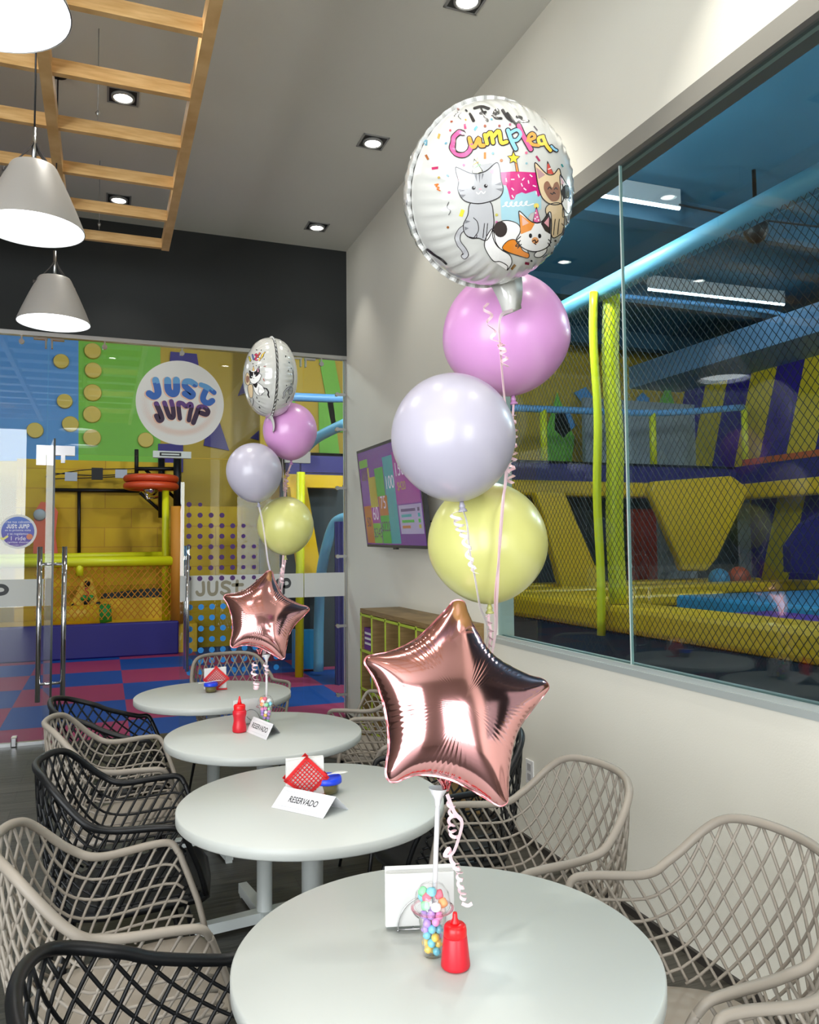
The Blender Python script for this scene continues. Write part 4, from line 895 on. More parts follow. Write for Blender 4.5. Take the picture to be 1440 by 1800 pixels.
def salsa_cup(label, sl, c, r, ang):
    c = np.array(c); t = thing('salsa_cup', label, 'condiment cup', c)
    MB().lathe([(r * .82, .0005), (r * .95, .032), (r * .99, .034), (r * .99, .036), (r * .93, .036), (r * .8, .002), (0, .002), (0, .0005)], c, 36, cap=False).build('cup', MATS['clear_plastic'], t)
    MB().lathe([(0, .003), (r * .79, .003), (r * .89, .029), (r * .6, .031), (0, .03)], c, 30).build('salsa', node_color('salsa_mix', lambda nt, N, L: ramp(N, L, (lambda nz: (setattr(nz.inputs['Scale'], 'default_value', 90), nz.outputs['Fac'])[1])(N('ShaderNodeTexNoise')), [(.35, (72, 66, 34)), (.6, (140, 130, 78))]), .4) if 'salsa_mix' not in MATS else MATS['salsa_mix'], t)
    MB().lathe([(r * 1.0, .031), (r * 1.06, .031), (r * 1.06, .037), (r * 1.02, .047), (r * .97, .0485), (r * .9, .046), (0, .046)], c, 40, cap=False).build('lid', MATS['lid_blue'], t)
    d = np.array([math.cos(ang), math.sin(ang), 0]); s = np.array([-d[1], d[0], 0]); z = np.array([0, 0, 1.0])
    b = MB(); zz = c + z * .0505; k = np.linspace(-1, 1, 18); L = .066
    wv = [.0035 + .0 * a if a < .25 else .0035 + .0085 * math.sin(math.pi * min(1, (a - .25) / .75)) ** .8 for a in k]
    top = [zz + d * L * a + z * (.002 * math.sin(3 * a)) for a in k]
    vs = []
    for p, w_ in zip(top, wv): vs += [p + s * w_ + z * .0015, p, p - s * w_ + z * .0015, p + s * w_ + z * .0028, p + z * .0013, p - s * w_ + z * .0028]
    fs = []
    for i in range(17):
        a0, a1 = 6 * i, 6 * i + 6; fs += [[a0, a0 + 1, a1 + 1, a1], [a0 + 1, a0 + 2, a1 + 2, a1 + 1], [a0 + 3, a1 + 3, a1 + 4, a0 + 4], [a0 + 4, a1 + 4, a1 + 5, a0 + 5], [a0, a1, a1 + 3, a0 + 3], [a0 + 2, a0 + 5, a1 + 5, a1 + 2]]
    fs += [[0, 3, 4, 1], [1, 4, 5, 2], [102, 103, 106, 105], [103, 104, 107, 106]]
    b.add(vs, fs, 0, True); tag(b.build('plastic_spoon', MATS['spoon_white']), sl, 'spoon')
salsa_cup('small salsa cup with a blue lid beside the red holder on the second table', 'white plastic spoon lying across the blue lid on the second table', P(581, 1399, z=ZN) + [0, .035, 0], .041, .12)
salsa_cup('salsa cup with a blue lid before the red holder on the farthest table', 'white plastic spoon lying across the blue lid on the farthest table', P(371.5, 1217.5, z=ZN) + [0, .02, 0], .033, .25)
def tent_card(label, fl, frt, back_r, top_r, txt, size):
    """folded paper: front lower corners, back right lower corner, ridge height from the photo"""
    fl, frt, br_ = np.array(fl), np.array(frt), np.array(back_r); u = (frt - fl); v = br_ - frt
    mid = frt + v / 2; h = P(top_r[0], top_r[1], y=mid[1])[2] - mid[2]
    rl, rr = fl + v / 2 + [0, 0, h], frt + v / 2 + [0, 0, h]
    t = thing('tent_card', label, 'table sign', (fl + br_) / 2)
    n1 = np.cross(u, rr - frt); n1 /= np.linalg.norm(n1); n1 = n1 if n1[1] < 0 else -n1
    MB().slab([fl, frt, rr, rl], -n1 * .0008).slab([fl + v, br_, rr, rl], -np.array([n1[0], -n1[1], n1[2]]) * .0008).build('folded_paper', MATS['paper_white'], t)
    e1 = u / np.linalg.norm(u); e2 = (rl - fl); hh = np.linalg.norm(e2); e2 /= hh; c = (fl + frt + rr + rl) / 4 + n1 * .0006; W_ = np.linalg.norm(u)
    vs, fs = text2('RESERVADO', 1.0, bold=.012); wv = max(p[0] for p in vs) - min(p[0] for p in vs); s = W_ * size / wv
    MB().add([c + e1 * p[0] * s * .94 + e2 * p[1] * s * 1.3 for p in vs], fs).build('lettering', MATS['ink'], t)
    b = MB()
    for a0, a1 in (((-.42, -.34), (.42, -.34)), ((-.42, .34), (.42, .34)), ((-.42, -.34), (-.42, .34)), ((.42, -.34), (.42, .34))):
        b.tube([c + e1 * a0[0] * W_ + e2 * a0[1] * hh, c + e1 * a1[0] * W_ + e2 * a1[1] * hh], .0003, 4, flat=(.0003, .0003))
    b.build('border_line', mat('card_line', (206, 208, 216), .6), t)
tent_card('white folded card reading RESERVADO in front of the red holder on the second table', P(477, 1419, z=ZN), P(568, 1439, z=ZN), P(613, 1423, z=ZN), (595, 1400), 0, .58)
tent_card('white folded card reading RESERVADO leaning by the ketchup bottle on the third table', P(433, 1286, z=ZN), P(468, 1301, z=ZN), P(493, 1288, z=ZN), (480, 1273), 0, .8)
def ketchup(name, label, c, prof, cap, noz):
    c = np.array(c); t = thing(name, label, 'ketchup bottle', c)
    MB().lathe(prof, c, 40).build('body', MATS['ketchup_red'], t); k = MB().lathe(cap, c, 40).build('cap', MATS['cap_red'], t); MB().lathe(noz, c, 20).build('nozzle', MATS['cap_red'], k)
ketchup('ketchup_bottle', 'red tapered squeeze bottle beside the candy cup on the nearest table', P(801, 1699, z=ZN),
 [(0, 0), (.0235, 0), (.0258, .003), (.0258, .007), (.0212, .052), (.0205, .054), (0, .054)], [(.0203, .054), (.0207, .055), (.0205, .064), (.0195, .070), (.0165, .0735), (.006, .0742), (0, .0742)], [(.0088, .073), (.0078, .078), (.0046, .083), (.0042, .091), (.0034, .0935), (0, .0935)])
ketchup('ketchup_bottle', 'red waisted squeeze bottle beside the folded card on the third table', P(421, 1286, z=ZN),
 [(0, 0), (.026, 0), (.028, .004), (.028, .02), (.0245, .036), (.0232, .046), (.0245, .058), (.0275, .07), (.027, .082), (.022, .088), (0, .088)], [(.022, .086), (.0235, .089), (.0235, .104), (.02, .108), (.012, .110), (0, .110)], [(.0095, .109), (.0065, .122), (.003, .138), (.0022, .141), (0, .141)])

# ------------------------------------------------------------------ wall television, outlet, cubby shelf
tvc = np.array([1.82, 5.135, 1.835]); TW, TH, yaw, tilt, rl = 1.30, .732, -.022, .116, -.013
tn = np.array([-math.cos(yaw) * math.cos(tilt), -math.sin(yaw) * math.cos(tilt), -math.sin(tilt)]); tr_ = np.array([math.sin(yaw), -math.cos(yaw), 0]); tu = np.cross(tn, tr_); tu = tu if tu[2] > 0 else -tu
tr_, tu = math.cos(rl) * tr_ + math.sin(rl) * tu, math.cos(rl) * tu - math.sin(rl) * tr_
tv = thing('television', 'wall mounted flat television showing a colourful price board', 'television', tvc)
def tvp(a, b, o=0.0): return tvc + tr_ * a * TW / 2 + tu * b * TH / 2 + tn * o
b = MB().slab([tvp(-1, -1), tvp(1, -1), tvp(1, 1), tvp(-1, 1)], -tn * .03); b.slab([tvp(-.6, -.7, -.03), tvp(.6, -.7, -.03), tvp(.6, .5, -.03), tvp(-.6, .5, -.03)], -tn * .03); b.build('casing', MATS['black_plastic'], tv)
ex = 1 - .035
def scr(name, rgb, e=.22):
    return mat('screen_' + name, rgb, .25, emit=e)
items = []
def tr(a0, b0, a1, b1, m): items.append((a0, b0, a1, b1, m))
MB().slab([tvp(-ex, -ex + .02, .0005), tvp(ex, -ex + .02, .0005), tvp(ex, ex - .02, .0005), tvp(-ex, ex - .02, .0005)], -tn * .0004).build('screen', scr('violet', (92, 20, 128), .2), tv)
sb = MB(); sm = [scr('purple', (98, 44, 140)), scr('yellow', (150, 140, 24)), scr('green', (22, 140, 30)), scr('teal', (16, 130, 142)), scr('orange', (150, 84, 20)), scr('magenta', (130, 10, 130)), scr('lime', (90, 150, 50)), scr('panel', (150, 140, 176)), scr('white', (205, 195, 215)), scr('dark', (60, 26, 96))]
def sq(a0, a1, b0, b1, mi, o=.001): sb.add([tvp(a0, b0, o), tvp(a1, b0, o), tvp(a1, b1, o), tvp(a0, b1, o)], [[0, 1, 2, 3]], mi)
# the board, left to right: columns of price tags and a pale panel (right half of the picture)
sq(-.94, -.66, -.92, -.16, 4); sq(-.94, -.66, -.16, .6, 0); sq(-.66, -.38, -.2, .4, 1); sq(-.66, -.38, -.52, -.2, 5); sq(-.66, -.38, -.92, -.52, 6); sq(-.4, -.1, 0, .55, 2); sq(-.36, -.06, -.38, 0, 4); sq(-.36, -.06, -.92, -.38, 2)
sq(-.08, .24, -.92, .72, 3); sq(.24, .94, -.2, .76, 5); sq(.28, .94, -.74, -.22, 7); sq(-.94, -.62, .62, .78, 6); sq(-.9, -.6, .36, .6, 1)
def stx(body, a, bb_, size, mi, o=.0015):
    vs, fs = text2(body, size); sb.add([tvp(a, bb_, o) + tr_ * v[0] + tu * v[1] for v in vs], fs, mi)
stx('150', .42, .42, .13, 8); stx('100', .08, .22, .13, 8); stx('75', -.21, -.14, .13, 8); stx('60', -.52, -.34, .14, 8); stx('$345', -.5, -.72, .1, 9); stx('$220', -.2, -.6, .1, 9); stx('$420', .44, .12, .08, 1); stx('50', -.8, -.5, .1, 9)
for k, (w_, mi) in enumerate(((.42, 9), (.3, 3), (.36, 2), (.24, 4))): sq(.34, .34 + w_, -.34 - k * .1, -.29 - k * .1, mi, .0015); sq(.82, .88, -.345 - k * .1, -.28 - k * .1, (9, 3, 2, 1)[k], .0015)
sb.build('price_board', sm, tv)
lg_ = MB().span(tvp(0, -1, -.01) - [.01, .03, .012], tvp(0, -1, -.01) + [.01, .03, .006]); lg_.build('sensor', MATS['black_plastic'], tv)
MB().span((RIGHT - .03, tvc[1] - .2, tvc[2] - .15), (RIGHT, tvc[1] + .2, tvc[2] + .2)).tube([tvc - tn * .05, (RIGHT - .02, tvc[1], tvc[2] + .05)], .03, 8).build('wall_bracket', MATS['black_plastic'], tv)
e0 = tvp(.86, -.55, -.05); MB().tube(smooth_path([e0, e0 + [.06, -.18, .0], e0 + [.1, -.26, -.09], e0 + [.05, -.16, -.2], tvp(.9, -.98, -.02)], 6), .005, 6).build('power_cord', MATS['black_plastic'], tv)
q = P(933, 1357, x=RIGHT); t = thing('wall_outlet', 'white wall outlet low on the right wall between the black and the taupe chair', 'outlet', q)
MB().span((RIGHT - .008, q[1] - .036, q[2] - .06), (RIGHT, q[1] + .036, q[2] + .06), bevel=.003).build('cover_plate', mat('outlet_white', (232, 232, 232), .4), t)
for dz in (.024, -.024): MB().span((RIGHT - .0095, q[1] - .018, q[2] + dz - .018), (RIGHT - .007, q[1] + .018, q[2] + dz + .018), bevel=.0008).build('socket', mat('socket_grey', (176, 176, 178), .4), t)
# cubby shelf: front at x=1.70
mat('shelf_lime', (176, 196, 60), .5)
SX, SY1, SY0 = 1.70, 5.42, 4.05; zt = 1.045
sh = thing('cubby_shelf', 'wooden cubby shelf with lime front edges against the right wall', 'shelf', (1.85, 4.9, 0))
MB().span((SX, SY0, zt - .03), (RIGHT - .002, SY1, zt)).build('top_board', MATS['shelf_wood'], sh)
ds_ = np.array([5.408, 5.165, 4.885, 4.625, 4.34, 4.062]); zs_ = [.02, .235, .49, .755, zt - .042]
for y in ds_: MB().span((SX + .004, y - .009, .0), (RIGHT - .01, y + .009, zt - .03)).build('divider', MATS['shelf_wood'], sh)
for z in zs_[:-1]: MB().span((SX + .004, SY0, z - .01), (RIGHT - .01, SY1, z + .008)).build('shelf_board', MATS['shelf_wood'], sh)
MB().span((RIGHT - .01, SY0, 0), (RIGHT - .002, SY1, zt - .03)).build('back_panel', MATS['shelf_wood'], sh)
eb = MB()
for y in ds_: eb.span((SX - .002, y - .007, 0), (SX + .005, y + .007, zt - .03))
for z in zs_: eb.span((SX - .002, SY0, z - .009), (SX + .005, SY1, z + .006))
eb.build('lime_edging', MATS['shelf_lime'], sh)
zb = .764
tag(MB().span((SX + .02, ds_[1] + .02, zb), (SX + .17, ds_[0] - .02, zb + .15), 0).span((SX + .0185, ds_[1] + .035, zb + .035), (SX + .0205, ds_[0] - .035, zb + .05), 1).span((SX + .0185, ds_[1] + .035, zb + .07), (SX + .0205, ds_[0] - .035, zb + .085), 1).span((SX + .0185, ds_[1] + .035, zb + .105), (SX + .0205, ds_[0] - .035, zb + .12), 1).build('storage_box', [mat('box_purple', (98, 44, 128), .5), MATS['napkin_white']]), 'small purple box with white stripes in the leftmost cubby', 'box')
t = thing('toy_figure', 'small brown and white toy figure in the second cubby', 'toy', (SX + .1, (ds_[1] + ds_[2]) / 2, zb))
c = np.array([SX + .1, (ds_[1] + ds_[2]) / 2, zb]); MB().lathe([(0, 0), (.04, .005), (.045, .03), (.03, .06), (0, .07)], c, 16).build('body', mat('toy_white', (200, 184, 170), .6), t); MB().ball(c + [0, 0, .088], .028, 14).build('head', mat('toy_brown', (120, 70, 44), .6), t)
t = thing('toy_figure', 'blue and orange toy figure in a lower cubby beside the corner', 'toy', (SX + .08, (ds_[0] + ds_[1]) / 2, .502))
c = np.array([SX + .08, (ds_[0] + ds_[1]) / 2, .502]); MB().lathe([(0, 0), (.04, .0), (.05, .06), (.03, .12), (0, .125)], c, 16).build('body', mat('toy_blue', (20, 130, 190), .5), t); MB().ball(c + [0, 0, .15], .03, 14).build('head', mat('toy_orange', (200, 100, 50), .6), t)
tag(MB().span((SX + .03, ds_[2] + .05, zt - .14), (SX + .09, ds_[2] + .09, zt - .1)).build('card_tag', MATS['napkin_white']) if False else MB().span((SX + .06, ds_[1] - .1, zb + .0), (SX + .064, ds_[1] - .05, zb + .0)).build('card_tag', MATS['napkin_white']), 'x', 'card') if False else None

# ------------------------------------------------------------------ balloons
def frame_at(c):
    d = c - EYEP; d /= np.linalg.norm(d); r = np.cross(d, [0, 0, 1.0]); r /= np.linalg.norm(r); return d, r, np.cross(r, d)
mat('foil_white', (206, 206, 200), .16, coat=.8, spec=.6); mat('foil_seam', (214, 214, 210), .25, coat=.4)
mat('ribbon_pink', (250, 214, 222), .3, coat=.4); mat('ribbon_white', (246, 236, 238), .3, coat=.4)
mat('foil_rose', (226, 166, 165), .11, 1.0); mat('foil_rose_rim', (234, 150, 156), .2, 1.0)
class Foil:
    """round mylar balloon: puffed disc with puckers near its welded rim"""
    def __init__(s, c, n, a, b, up=(0, 0, 1)):
        s.c = np.array(c, float); s.n = np.array(n, float) / np.linalg.norm(n); v = np.array(up, float); v -= s.n * (v @ s.n); s.v = v / np.linalg.norm(v); s.u = np.cross(s.v, s.n); s.a, s.b = a, b
    def at(s, u, v, side=1, off=0.0):
        r = math.hypot(u, v) / s.a; ph = math.atan2(v, u)
        if r > .9995: u, v, r = u * .9995 / r, v * .9995 / r, .9995
        h = s.b * math.sqrt(1 - r * r) ** .92
        w = max(0, (r - .72) / .28) ** 1.5
        h += s.b * .03 * w * (math.sin(46 * ph) + .6 * math.sin(29 * ph + 1)) * math.sqrt(1 - r * r) * 2.2
        k = 1 + off / s.a
        return s.c + (s.u * u + s.v * v) * k + s.n * side * (h + off)
    def body(s, nr=22, ns=184):
        mb = MB()
        for side in (1, -1):
            vs = [s.at(0, 0, side)]; fs = []
            for i in range(1, nr + 1):
                r = s.a * math.sin(i / nr * math.pi / 2) * .9995
                vs += [s.at(r * math.cos(p), r * math.sin(p), side) for p in np.arange(ns) * 2 * math.pi / ns]
            fs += [[0, 1 + j, 1 + (j + 1) % ns] for j in range(ns)]
            fs += [[1 + (i - 1) * ns + j, 1 + i * ns + j, 1 + i * ns + (j + 1) % ns, 1 + (i - 1) * ns + (j + 1) % ns] for i in range(1, nr) for j in range(ns)]
            mb.add(vs, fs, 0, True)
        return mb
    def seam(s, w=.006):
        mb = MB(); n = 240; pts = []
        vs = []
        for k in range(n):
            p = k * 2 * math.pi / n; e = s.u * math.cos(p) + s.v * math.sin(p); wz = s.n * .0022 * math.sin(46 * p)
            for r, z in ((s.a * .992, .0006), (s.a * .992, -.0006), (s.a + w, -.0003), (s.a + w, .0003)): vs.append(s.c + e * r + s.n * z + wz)
        fs = [[4 * k + j, 4 * k + (j + 1) % 4, 4 * ((k + 1) % n) + (j + 1) % 4, 4 * ((k + 1) % n) + j] for k in range(n) for j in range(4)]
        return mb.add(vs, fs)
    def hit(s, px, py):
        d = ray(px, py); o = EYEP - s.c
        O = np.array([o @ s.u / s.a, o @ s.v / s.a, o @ s.n / s.b]); D = np.array([d @ s.u / s.a, d @ s.v / s.a, d @ s.n / s.b])
        A, B, Cc = D @ D, O @ D, O @ O - 1; q = B * B - A * Cc
        t = (-B - math.sqrt(max(q, 0))) / A; p = O + D * t; p /= max(1.0, np.linalg.norm(p))
        return p[0] * s.a, p[1] * s.a, (1 if p[2] >= 0 else -1)
class Print:
    """drawing on a foil balloon, in the pixel frame of a close view of it"""
    def __init__(s, foil, sc, ox, oy): s.f, s.sc, s.ox, s.oy = foil, sc, ox, oy; s.mb = MB(); s.ms = []; s.ix = {}
    def m(s, rgb):
        if rgb not in s.ix: s.ix[rgb] = len(s.ms); s.ms.append(mat('print_%d_%d_%d' % rgb, rgb, .22, coat=.5))
        return s.ix[rgb]
    def put(s, vs, fs, rgb, layer):
        out = []
        for x, y in vs:
            u, v, sd = s.f.hit(x / s.sc + s.ox, y / s.sc + s.oy); out.append(s.f.at(u, v, sd, .0005 + layer * .00028))
        s.mb.add(out, fs, s.m(rgb))
    def fill(s, poly, rgb, layer=0, smooth=True, line=0, lrgb=(40, 36, 38)):
        p = smooth_path(poly, 5, True) if smooth else poly
        vs, fs = flat_fill([tuple(q) for q in p], 26); s.put(vs, fs, rgb, layer)
        if line: q = np.vstack([p, p[:1]]); vs, fs = flat_stroke([tuple(k) for k in q], line, smooth=False); s.put(vs, fs, lrgb, layer + .5)
    def line(s, pts, w, rgb=(40, 36, 38), layer=1, edge=0):
        if edge: vs, fs = flat_stroke(pts, w + edge); s.put(vs, fs, (44, 34, 40), layer - .4)
        vs, fs = flat_stroke(pts, w); s.put(vs, fs, rgb, layer)
    def dot(s, x, y, r, rgb, layer=1, ry=None): vs, fs = flat_fill(disc2(x, y, r, ry, 16), 30); s.put(vs, fs, rgb, layer)
    def rect(s, x, y, w, h, a, rgb, layer=0):
        c, q = math.cos(math.radians(a)), math.sin(math.radians(a)); s.put([(x + c * i * w / 2 - q * j * h / 2, y + q * i * w / 2 + c * j * h / 2) for i, j in ((-1, -1), (1, -1), (1, 1), (-1, 1))], [[0, 1, 2, 3]], rgb, layer)
DK = (40, 36, 38)
# near round balloon
c1 = P(859, 344, y=1.26); d_, r_, u_ = frame_at(c1)
F1 = Foil(c1, r_ * .50 - d_ * .865 - u_ * .03, .157, .133, np.array([0, 0, 1.0]) - .5 * r_)
b1 = thing('round_foil_balloon', 'large round white foil balloon printed with birthday cats and a cake', 'balloon', c1)
F1.body().build('body', MATS['foil_white'], b1); F1.seam().build('seam', MATS['foil_seam'], b1)
A = Print(F1, 4.0, 680, 160)
for x, y, w, h, a, cc in ((540, 252, 16, 36, -15, (196, 74, 120)), (618, 264, 16, 38, 40, (110, 180, 200)), (358, 320, 16, 38, 25, (190, 160, 80)), (274, 364, 16, 40, 5, (90, 150, 170)), (277, 467, 16, 38, -25, (160, 96, 50)), (686, 455, 16, 46, 0, (216, 140, 80)), (335, 543, 44, 18, -8, (190, 50, 100)), (1060, 476, 14, 44, -35, (170, 60, 100)), (523, 858, 26, 50, 20, (240, 214, 60)), (884, 1236, 18, 44, 40, (150, 110, 40)), (980, 1210, 30, 18, 10, (130, 20, 50)), (1082, 1226, 12, 36, 40, (130, 20, 50)), (1040, 264, 8, 40, -40, (90, 80, 90)), (1228, 525, 10, 24, -30, (40, 130, 130))): A.rect(x, y, w, h, a, cc)
for x, y, r, cc in ((446, 218, 8, (160, 80, 60)), (408, 370, 8, (120, 170, 190)), (437, 280, 8, (190, 90, 100)), (682, 249, 10, (170, 100, 80)), (785, 248, 9, (160, 90, 90)), (728, 202, 8, (110, 170, 190)), (536, 522, 10, (196, 70, 120)), (355, 609, 9, (190, 160, 80)), (420, 597, 10, (140, 170, 180)), (432, 713, 11, (220, 110, 150)), (803, 490, 11, (190, 130, 90)), (742, 440, 9, (150, 190, 200)), (978, 436, 10, (210, 110, 140)), (980, 510, 8, (140, 180, 190)), (425, 957, 9, (150, 90, 40)), (770, 870, 10, (200, 190, 90)), (771, 922, 10, (200, 110, 160)), (1010, 1192, 7, DK), (1178, 1052, 8, DK), (1206, 1072, 7, DK), (1172, 1146, 7, DK), (495, 130, 8, (150, 80, 70)), (552, 205, 7, (190, 160, 70)), (860, 238, 8, (170, 90, 120))): A.dot(x, y, r, cc)
for pts in ([(470, 180), (490, 150), (510, 155), (500, 180), (515, 200)], [(430, 780), (420, 820), (440, 840), (430, 870)], [(1090, 1170), (1120, 1150), (1130, 1180), (1150, 1130), (1160, 1160), (1185, 1100)], [(335, 660), (360, 655), (340, 672), (362, 678), (345, 690), (365, 700)]): A.line(pts, 5 if pts[0][0] != 335 else 9, (90, 90, 92) if pts[0][0] != 335 else (214, 110, 40), .5)
for pts in ([(548, 140), (550, 142)], [(572, 165), (604, 214)], [(655, 112), (668, 160), (700, 212)], [(605, 125), (660, 112), (706, 128)], [(650, 160), (690, 150)], [(738, 172), (778, 152), (770, 134), (744, 150), (756, 190), (796, 196)], [(806, 138), (840, 190), (872, 216)], [(838, 160), (872, 200), (900, 232), (930, 212)], [(906, 184), (940, 190), (936, 212), (985, 214)]): A.line(pts, 17, (46, 44, 46), 1)
PK, OR, YE, BL_ = (232, 92, 148), (240, 160, 66), (246, 208, 74), (140, 196, 222)
for pts, w, cc in (([(528, 298), (500, 294), (466, 330), (454, 388), (478, 440), (534, 452), (574, 424), (590, 386)], 30, PK), ([(574, 336), (590, 386), (612, 392), (640, 336), (652, 382), (676, 386)], 27, OR), ([(684, 312), (700, 372)], 26, YE), ([(690, 330), (724, 296), (742, 366)], 26, YE), ([(744, 322), (782, 286), (800, 364), (838, 360)], 26, YE), ([(846, 280), (872, 350), (902, 408)], 27, BL_), ([(858, 300), (908, 276), (936, 306), (912, 346), (882, 350)], 22, BL_), ([(920, 246), (960, 330), (1008, 412)], 28, PK), ([(984, 352), (1034, 330), (1016, 302), (990, 330), (1016, 376), (1062, 384)], 21, OR), ([(1092, 322), (1060, 336), (1072, 374), (1104, 366), (1092, 330), (1116, 384), (1144, 420)], 22, YE), ([(1150, 390), (1168, 410), (1186, 420)], 14, BL_)): A.line(pts, w, cc, 1.5, edge=15)
# cake
A.fill([(795, 660), (1085, 700), (1085, 830), (1010, 860), (960, 935), (930, 945), (870, 912), (804, 905)], (168, 208, 218), 0, False)
A.fill([(788, 572), (900, 566), (1056, 574), (1075, 640), (1082, 730), (1062, 744), (1044, 700), (1030, 655), (1005, 648), (992, 690), (975, 722), (948, 712), (938, 660), (912, 650), (908, 730), (895, 762), (868, 764), (852, 700), (838, 664), (808, 658)], (206, 40, 124), .6, False, 0)
for x, y, a in ((838, 626, 80), (884, 622, 0), (926, 598, 70), (958, 620, -50), (1012, 596, 40), (1036, 668, 20), (884, 690, 45), (948, 660, 70), (970, 690, 40), (1050, 716, 80), (884, 742, 60), (995, 640, 80)): A.rect(x, y, 24, 8, a, (246, 226, 236), 1.1)
A.line([(812, 812), (836, 800), (846, 780), (830, 790), (850, 812), (872, 800), (880, 778), (864, 792), (884, 810), (906, 800), (914, 778), (898, 792), (918, 808), (942, 798), (950, 776), (934, 790), (954, 806), (978, 796), (986, 774), (970, 788), (990, 804), (1030, 792)], 8, (246, 246, 244), 1)
A.fill([(898, 506), (912, 502), (926, 566), (908, 570)], (224, 140, 72), 1, False, 4)
A.fill([(885, 424), (900, 456), (932, 462), (908, 482), (914, 512), (888, 496), (862, 508), (868, 480), (846, 460), (876, 456)], (246, 206, 60), 1.6, False, 6)
# grey tabby
GR = (186, 186, 188)
A.line([(545, 955), (505, 990), (492, 1050), (525, 1100), (550, 1140), (536, 1160)], 30, GR, .8, edge=9)
A.fill([(590, 784), (720, 776), (748, 880), (744, 960), (700, 1046), (640, 1032), (588, 1032), (545, 1000), (534, 940), (566, 870)], GR, 1.2, True, 6)
A.fill([(478, 548), (492, 540), (596, 582), (690, 566), (766, 506), (790, 540), (800, 620), (816, 690), (784, 750), (660, 790), (544, 772), (496, 700), (500, 640), (486, 590)], GR, 2, True, 7)
for tri in ([(488, 560), (500, 636), (574, 600)], [(762, 524), (722, 572), (784, 608)]): A.fill(tri, (246, 176, 190), 2.6, False)
for tri in ([(612, 590), (632, 586), (630, 640)], [(640, 584), (656, 582), (650, 650)], [(664, 582), (680, 582), (664, 628)], [(500, 690), (546, 700), (508, 712)], [(510, 728), (552, 730), (526, 752)], [(800, 640), (756, 660), (806, 664)], [(812, 684), (762, 688), (806, 708)], [(552, 906), (584, 914), (544, 930)], [(540, 950), (572, 962), (546, 978)]): A.fill(tri, (128, 128, 132), 2.6, False)
A.fill([(610, 480), (598, 576), (634, 582), (670, 566)], (226, 232, 196), 2.8, False, 6); A.line([(602, 550), (652, 520)], 9, (160, 196, 160), 3.4); A.line([(606, 520), (636, 502)], 8, (200, 170, 110), 3.4); A.dot(610, 470, 22, (248, 240, 176), 2.4)
for x, y in ((607, 682), (693, 668)): A.dot(x, y, 13, DK, 3); A.dot(x + 4, y - 5, 4, (250, 250, 250), 3.5)
A.line([(628, 714), (642, 724), (660, 706), (676, 720), (690, 708)], 7, (250, 248, 246), 3); A.line([(648, 690), (660, 690)], 8, (236, 170, 180), 3)
A.line([(606, 890), (634, 920), (640, 980), (610, 1026)], 5, DK, 2); A.line([(684, 930), (672, 1030)], 5, DK, 2); A.line([(706, 930), (694, 1040)], 5, DK, 2); A.line([(560, 1020), (620, 1030), (630, 1010)], 5, DK, 2)
# calico
WH = (248, 246, 242)
A.fill([(704, 1010), (742, 968), (762, 1060), (800, 1112), (858, 1150), (872, 1204), (838, 1256), (842, 1226), (792, 1196), (742, 1190), (690, 1112), (684, 1060)], WH, 1.4, True, 6)
A.fill([(748, 960), (800, 916), (866, 912), (930, 946), (950, 1040), (990, 1136), (986, 1168), (930, 1158), (850, 1132), (780, 1096), (744, 1030)], WH, 1.8, True, 6)
A.dot(796, 970, 48, (64, 56, 54), 2.5, 56); A.fill([(808, 1100), (840, 1056), (884, 1040), (920, 1060), (950, 1116), (992, 1140), (984, 1170), (930, 1156), (850, 1130)], (238, 140, 36), 2.6, True, 5)
A.fill([(1032, 1160), (1040, 1132), (1110, 1096), (1110, 1130), (1070, 1164)], WH, 2.2, True, 5)
A.fill([(926, 858), (940, 850), (1012, 916), (1080, 920), (1136, 850), (1150, 880), (1148, 980), (1132, 1080), (1050, 1124), (966, 1108), (906, 1050), (936, 980)], WH, 3, True, 7)
A.fill([(930, 862), (1012, 920), (1036, 930), (1010, 976), (938, 1004), (934, 920)], (242, 150, 60), 3.6, False); A.fill([(946, 880), (996, 926), (950, 946)], (240, 190, 170), 4, False)
A.fill([(1078, 930), (1134, 856), (1148, 900), (1142, 1004), (1106, 982)], (60, 52, 52), 3.6, False); A.fill([(1100, 924), (1134, 884), (1132, 956)], (240, 170, 180), 4, False)
A.fill([(1048, 816), (1024, 914), (1050, 924), (1074, 916)], (226, 110, 160), 4.2, False, 5)
for x, y in ((1042, 856), (1052, 884), (1038, 896), (1062, 906)): A.dot(x, y, 6, WH, 4.8)
A.dot(1048, 806, 18, (244, 220, 110), 3.8)
for x, y in ((1005, 1014), (1068, 1016)): A.dot(x, y, 11, DK, 4, 16)
A.dot(1037, 1048, 24, (240, 170, 110), 3.8); A.line([(1018, 1052), (1036, 1044), (1040, 1062), (1056, 1048)], 7, DK, 4.4); A.line([(1030, 1066), (1040, 1074)], 7, DK, 4.4)
for pts in ([(936, 1020), (904, 1052), (928, 1056)], [(934, 1048), (900, 1086), (930, 1082)], [(940, 1074), (914, 1100)], [(1128, 1040), (1146, 1062)], [(1124, 1064), (1138, 1086)]): A.line(pts, 6, DK, 4)
